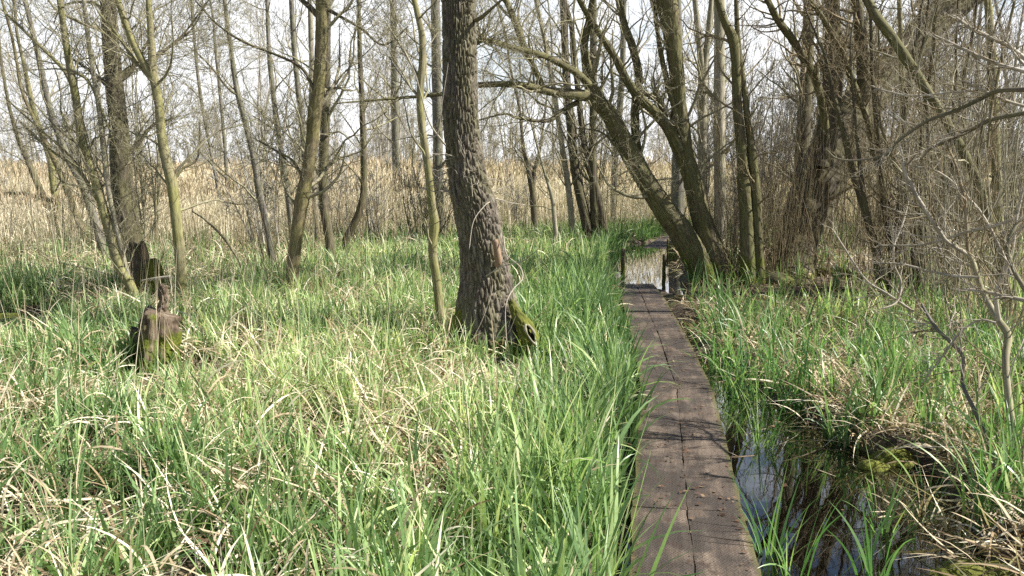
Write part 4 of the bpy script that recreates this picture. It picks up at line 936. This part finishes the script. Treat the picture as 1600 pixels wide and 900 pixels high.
# ------------------------------------------------------------------ stumps, logs
def jagged(g, hgt, sc=9, seed=0):
    V = g.V[0]; zt = V[:, 2].max(); k = np.clip((V[:, 2]-(zt-2.2*hgt))/(2.2*hgt), 0, 1)
    c = V.mean(0); n = fbm(np.stack([V[:, 0]*sc*2.2, V[:, 1]*sc*2.2, V[:, 2]*0+seed], -1), seed, 2)
    V[:, 2] += k*(n-.62)*hgt*3.2
    return g
def stump1():
    Y = 7.25; root = empty('tree_stump', (float(wx(240, Y)), Y, 0)); tag(root, 'short grey broken stump with mossy foot in the left sedge', 'stump')
    q = trace([(247, 486, 40), (246, 492, 46), (245, 512, 50), (243, 540, 54), (241, 565, 62), (241, 600, 68)], Y, ground=True, K=120)
    def jag(rad, V, out):
        th = np.arctan2(out[..., 1], out[..., 0]); top = V[..., 2]
        return rad*(1+.22*np.sin(3*th+1)+.1*np.sin(7*th))
    jagged(solid_tube(q[:, :3], q[:, 3], 80, amp=.03, cell=.045, stretch=5, flare=jag, seed=8), .03, 12, 4).obj('stump_body', M['rot'], root)
    q = trace([(215, 508, 15), (215, 512, 18), (217, 545, 25), (222, 590, 28)], Y+.05, ground=True, K=60)
    jagged(solid_tube(q[:, :3], q[:, 3], 30, amp=.014, cell=.04, stretch=5, seed=9), .03, 12, 5).obj('side_shard', M['dark'], root)
    q = trace([(257, 442, 10), (255, 452, 15), (257, 468, 15), (254, 482, 17), (252, 500, 24)], Y+.06, K=60)
    jagged(solid_tube(q[:, :3], q[:, 3], 36, amp=.018, cell=.035, stretch=3, seed=10), .03, 14, 2).obj('upper_snag', M['rot'], root)
stump1()
def stump2():
    Y = 11.2; root = empty('tree_stump', (float(wx(228, Y)), Y, 0)); tag(root, 'broken mossy stump with orange torn wood beside the broad dark trunk', 'stump')
    q = trace([(213, 380, 18), (214, 385, 24), (218, 405, 30), (224, 435, 36), (230, 465, 40)], Y, ground=True, K=100)
    jagged(solid_tube(q[:, :3], q[:, 3], 50, amp=.02, cell=.05, seed=12), .08, 8, 6).obj('stump_body', M['dark'], root)
    q = trace([(236, 404, 10), (240, 414, 22), (241, 430, 26), (240, 465, 30)], Y-.12, ground=True, K=60)
    solid_tube(q[:, :3], q[:, 3], 32, amp=.015, cell=.04, seed=13).obj('moss_cushion', M['mosslog'], root)
    q = trace([(222, 380, 3), (226, 392, 9), (229, 405, 9)], Y-.2, K=24)
    solid_tube(q[:, :3], q[:, 3], 12, amp=.006, cell=.02, seed=14).obj('torn_wood', M['wood'], root)
stump2()
def log(label, pts, Y, Y2, mt, name='fallen_log'):
    q = trace(pts, Y, Y2, K=80); root = empty(name, (float(q[0, 0]), float(q[0, 1]), 0)); tag(root, label, 'log'); q[-2:, 3] *= .4; q[:2, 3] *= np.array([.3, .8])
    solid_tube(q[:, :3], q[:, 3], 26, amp=.012, cell=.05, seed=int(Y*3)).obj('log_body', M[mt], root)
log('mossy fallen log lying in the sedge at left edge', [(-60, 600, 26), (0, 596, 24), (60, 603, 22), (120, 608, 16)], 7.4, 7.2, 'mosslog')
log('black wet log half sunk in the small left pond', [(-20, 493, 9), (30, 495, 12), (80, 497, 11), (130, 503, 7)], 10.6, 10.2, 'dark')
log('mossy log behind the crooked brown trunk in the sedge', [(500, 432, 7), (545, 428, 11), (590, 430, 10), (640, 432, 6)], 12.7, 12.4, 'mosslog')
log('long yellow-mossed log on the ground right of the willows', [(1255, 428, 8), (1290, 425, 13), (1330, 428, 12), (1370, 434, 7)], 13.1, 12.8, 'mosslog')
log('dark horizontal bough lying across the far left reeds', [(0, 303, 4), (30, 302, 6), (60, 308, 7), (95, 318, 6)], 18.0, 18.5, 'dark')
# rotten hollow foot under the leaning giant
log('dark rotten root mass at the foot of the massive willow', [(1180, 455, 18), (1205, 440, 34), (1230, 448, 34), (1262, 462, 16)], 12.0, 12.1, 'dark', 'root_mass')
# dead sticks lying about
def stick(label, pts, Y, Y2, mt='twigpale'):
    q = trace(pts, Y, Y2, K=30); root = empty('dead_stick', (float(q[0, 0]), float(q[0, 1]), 0)); tag(root, label, 'stick')
    solid_tube(q[:, :3], q[:, 3], 8, 0, seed=1).obj('stick_body', M[mt], root)
stick('pale broken stick leaning in the sedge below the willows', [(1275, 490, 3), (1245, 507, 5), (1212, 528, 5), (1185, 540, 3)], 9.6, 9.9)
stick('bleached stick lying across the mossy stump at left', [(220, 439, 3), (245, 435, 5), (268, 432, 4)], 10.6, 10.7)
stick('bent dark twig arching over the sedge near bowed tree', [(385, 470, 2), (378, 420, 3), (352, 375, 4), (322, 345, 3), (300, 330, 2)], 11.5, 12.0, 'twigdark')

# ------------------------------------------------------------------ separate sedge tufts in and round the pool
def tuft(px, py, n, L, label, spread=.035, mt='sedge2', dead=0, bendm=.55, name='sedge_tuft', cat='plant'):
    c = gnd(px, py, 0.0); z = float(min(height(c[0], c[1]), .05)); root = empty(name, (float(c[0]), float(c[1]), 0)); tag(root, label, cat, 'sedge tufts round the pool')
    def mk(n, L, bm, nm, mtt, tl=.16, tint=(0, 1)):
        g = Blades(); a = rng.uniform(0, 6.28, n)
        base = np.stack([c[0]+rng.normal(0, spread, n), c[1]+rng.normal(0, spread, n), np.full(n, z-.03)], -1)
        g.add(base, a, L*rng.uniform(.5, 1.15, n), np.abs(rng.normal(tl, tl*.8, n)), np.abs(rng.normal(bm, .5, n)), rng.uniform(.007, .0175, n), K=11, tint=rng.uniform(*tint, n))
        g.obj(nm, M[mtt], root, origin=(c[0], c[1], 0))
    if n: mk(int(n*1.4), L*1.32, bendm, 'leaf_blades', mt)
    if dead: mk(dead, L*.75, 1.5, 'dead_blades', 'straw', .7)
for t in [(1187, 694, 17, .48, 'upright green sedge tuft standing in water beside the boardwalk', .02), (1203, 866, 12, .42, 'small sedge tuft in the pool nearest the boardwalk edge', .02),
          (1237, 900, 10, .40, 'sparse sedge tuft cut by the bottom of the frame', .02), (1380, 826, 12, .38, 'sedge tuft in mid pool with two crossing leaves', .02),
          (1368, 905, 11, .42, 'low sedge tuft at the bottom edge right of the pool middle', .02), (1450, 772, 9, .45, 'thin tall sedge tuft growing by the straw heap', .02),
          (1543, 836, 34, .42, 'thick vivid green sedge tuft at the right edge of the pool', .05, 'sedge2', 8), (1298, 655, 18, .40, 'green sedge tuft on the bank among dead straw', .03, 'sedge2', 20),
          (1483, 663, 24, .45, 'bushy sedge tuft on the mossy bank right of the straw', .04, 'sedge2', 16), (1230, 640, 26, .48, 'dense sedge tuft where the pool narrows', .05, 'sedge2', 8),
          (1150, 615, 30, .50, 'dense sedge tuft leaning over the boardwalk edge', .05, 'sedge2', 4), (1125, 580, 26, .48, 'sedge tuft hugging the right side of boardwalk farther back', .05, 'sedge2', 4),
          (1405, 640, 22, .42, 'sedge tuft behind the mossy bank hump', .05, 'sedge2', 22), (1590, 760, 26, .45, 'sedge tuft under the near shrub stems', .05, 'sedge2', 14),
          (1345, 610, 22, .45, 'leafy sedge tuft further back on the straw bank', .05, 'sedge2', 16), (1500, 590, 26, .5, 'tall sedge tuft in front of the coppice clump', .05, 'sedge2', 10)]:
    tuft(t[0], t[1], t[2], t[3], t[4], t[5], *(t[6:7] or ('sedge2',)), dead=(t[7] if len(t) > 7 else 0))
for px, py, n, lab in [(1112, 548, 22, 'sedge tuft hugging the boards where the ditch narrows farthest back'), (1140, 575, 26, 'full green sedge tuft at the ditch head, second row back'), (1165, 596, 26, 'arching sedge tuft between the ditch head and dead straw'),
                        (1185, 628, 24, 'leafy sedge tuft at the upper end of the open pool'), (1215, 618, 26, 'broad-leaved sedge tuft behind the narrow pool end'), (1255, 640, 20, 'sedge tuft on the bank left of the straw heap'),
                        (1205, 575, 26, 'tall sedge tuft in the middle of the right-hand bank'), (1265, 585, 24, 'bright sedge tuft in front of the massive willow'), (1310, 560, 26, 'sedge tuft among brown litter below the coppice'),
                        (1400, 580, 24, 'sedge tuft left of the tall one before the coppice clump'), (1450, 620, 24, 'sedge tuft on the bank under the pale bent stick'), (1560, 640, 24, 'sedge tuft touching the near shrub stem'), (1100, 500, 18, 'small sedge tuft at the puddle beside the boards')]:
    tuft(px, py, n, .46, lab, .05, 'sedge2', dead=6)
tuft(1452, 815, 0, .5, 'collapsed heap of bleached dead sedge at the pool edge', .07, dead=120, name='straw_heap', cat='dead plant')
tuft(1520, 745, 0, .5, 'flattened pale straw heap behind the vivid green tuft', .08, dead=50, name='straw_heap', cat='dead plant')
tuft(1340, 640, 0, .5, 'brown straw heap overhanging the mossy bank', .12, dead=30, name='straw_heap', cat='dead plant')
tuft(1250, 600, 0, .5, 'straw heap behind the narrow end of the pool', .12, dead=40, name='straw_heap', cat='dead plant')
# moss hummocks on the pool bank
def hummock(px, py, r, hgt, label):
    c = gnd(px, py, 0.03); n = 26; u = np.linspace(0, 2*np.pi, n, endpoint=False); v = np.linspace(0, np.pi/2, 12)
    U, Vv = np.meshgrid(u, v); x = r*np.cos(U)*np.cos(Vv)*1.3; y = r*np.sin(U)*np.cos(Vv); z = hgt*np.sin(Vv)
    P = np.stack([x, y, z], -1); k = 1+.5*(fbm(P*14+px, 3, 3)-.5)+.2*(fbm(P*60+px, 6, 2)-.5); P = P*k[..., None]; P[..., 2] -= .05
    i = np.arange(11)[:, None]*n; j = np.arange(n)[None]; Q = np.stack([i+j, i+(j+1) % n, i+n+(j+1) % n, i+n+j], -1).reshape(-1, 4)
    o = link('moss_hummock', make_mesh('moss_hummock', P.reshape(-1, 3), Q, True, {'bark': P.reshape(-1, 3)}), M['mosslog']); o.location = tuple(c); tag(o, label, 'moss', 'moss hummocks on the pool bank')
for h_ in [(1395, 712, .11, .09, 'bright yellow-green moss hummock at the pool edge'), (1365, 722, .08, .06, 'small moss lump left of the bright hummock'), 
           (1560, 905, .22, .09, 'low dark-green moss hummock in the bottom right corner'), (1545, 690, .12, .10, 'moss hummock under the near shrub'), (1500, 700, .09, .08, 'moss knob beside the bushy sedge tuft'),
           (1150, 452, .2, .08, 'moss at the foot of the Y-forked willow'), (1062, 462, .16, .06, 'fresh moss patch beside the flooded boards')]:
    hummock(*h_)

# ------------------------------------------------------------------ light, sky, camera
SUN_EL, SUN_AZ = 43.0, 98.0      # azimuth clockwise from +Y (view direction): to the right, a little behind
sd = np.array([math.sin(math.radians(SUN_AZ))*math.cos(math.radians(SUN_EL)), math.cos(math.radians(SUN_AZ))*math.cos(math.radians(SUN_EL)), math.sin(math.radians(SUN_EL))])
sun = bpy.data.lights.new('Sun', 'SUN'); sun.energy = 5.0; sun.angle = math.radians(.53); sun.color = (1, .95, .86)
so = bpy.data.objects.new('Sun', sun); COL.objects.link(so)
from mathutils import Vector
so.rotation_euler = Vector(-sd).to_track_quat('-Z', 'Y').to_euler(); so.location = (10, -5, 20)
w = bpy.data.worlds.new('World'); scene.world = w; w.use_nodes = True; nt = w.node_tree; nt.nodes.clear()
out = nt.nodes.new('ShaderNodeOutputWorld'); bg = nt.nodes.new('ShaderNodeBackground')
sky = nt.nodes.new('ShaderNodeTexSky'); sky.sky_type = 'NISHITA'; sky.sun_disc = False; sky.sun_elevation = math.radians(SUN_EL); sky.sun_rotation = math.radians(SUN_AZ)
sky.air_density = 1.0; sky.dust_density = .6; sky.ozone_density = 1.2
tc = nt.nodes.new('ShaderNodeTexCoord')
mp = nt.nodes.new('ShaderNodeMapping'); mp.inputs['Scale'].default_value = (1, 1, 2.6); nt.links.new(tc.outputs['Generated'], mp.inputs[0])
cn = nt.nodes.new('ShaderNodeTexNoise'); cn.inputs['Scale'].default_value = 2.6; cn.inputs['Detail'].default_value = 7; cn.inputs['Roughness'].default_value = .58; nt.links.new(mp.outputs[0], cn.inputs['Vector'])
sxz = nt.nodes.new('ShaderNodeSeparateXYZ'); nt.links.new(tc.outputs['Generated'], sxz.inputs[0])
cl = ramp(nt, math_(nt, 'SUBTRACT', cn.outputs[0], math_(nt, 'MULTIPLY', math_(nt, 'POWER', math_(nt, 'MAXIMUM', sxz.outputs[2], 0.0), 2.0), 2.0)), [(.25, (0, 0, 0)), (.44, (.97, .97, .97))])
skyc = mixc(nt, cl, sky.outputs[0], (11.0, 11.2, 11.6))
nt.links.new(skyc, bg.inputs[0]); bg.inputs[1].default_value = .052; nt.links.new(bg.outputs[0], out.inputs[0])

cam = bpy.data.cameras.new('Camera'); co = bpy.data.objects.new('Camera', cam); COL.objects.link(co)
co.location = (0, 0, CAMZ); co.rotation_euler = (math.radians(90)-PITCH, 0, 0)
cam.sensor_width = 36; cam.lens = 36*F/1600; cam.clip_start = .05; cam.clip_end = 2000
scene.camera = co
scene.view_settings.view_transform = 'Standard'; scene.view_settings.look = 'None'; scene.view_settings.gamma = 1; scene.view_settings.exposure = 1.25
scene.cycles.max_bounces = 5; scene.cycles.diffuse_bounces = 2; scene.cycles.glossy_bounces = 3; scene.cycles.transmission_bounces = 3; scene.cycles.transparent_max_bounces = 6
try: scene.cycles.use_denoising = False
except Exception: pass
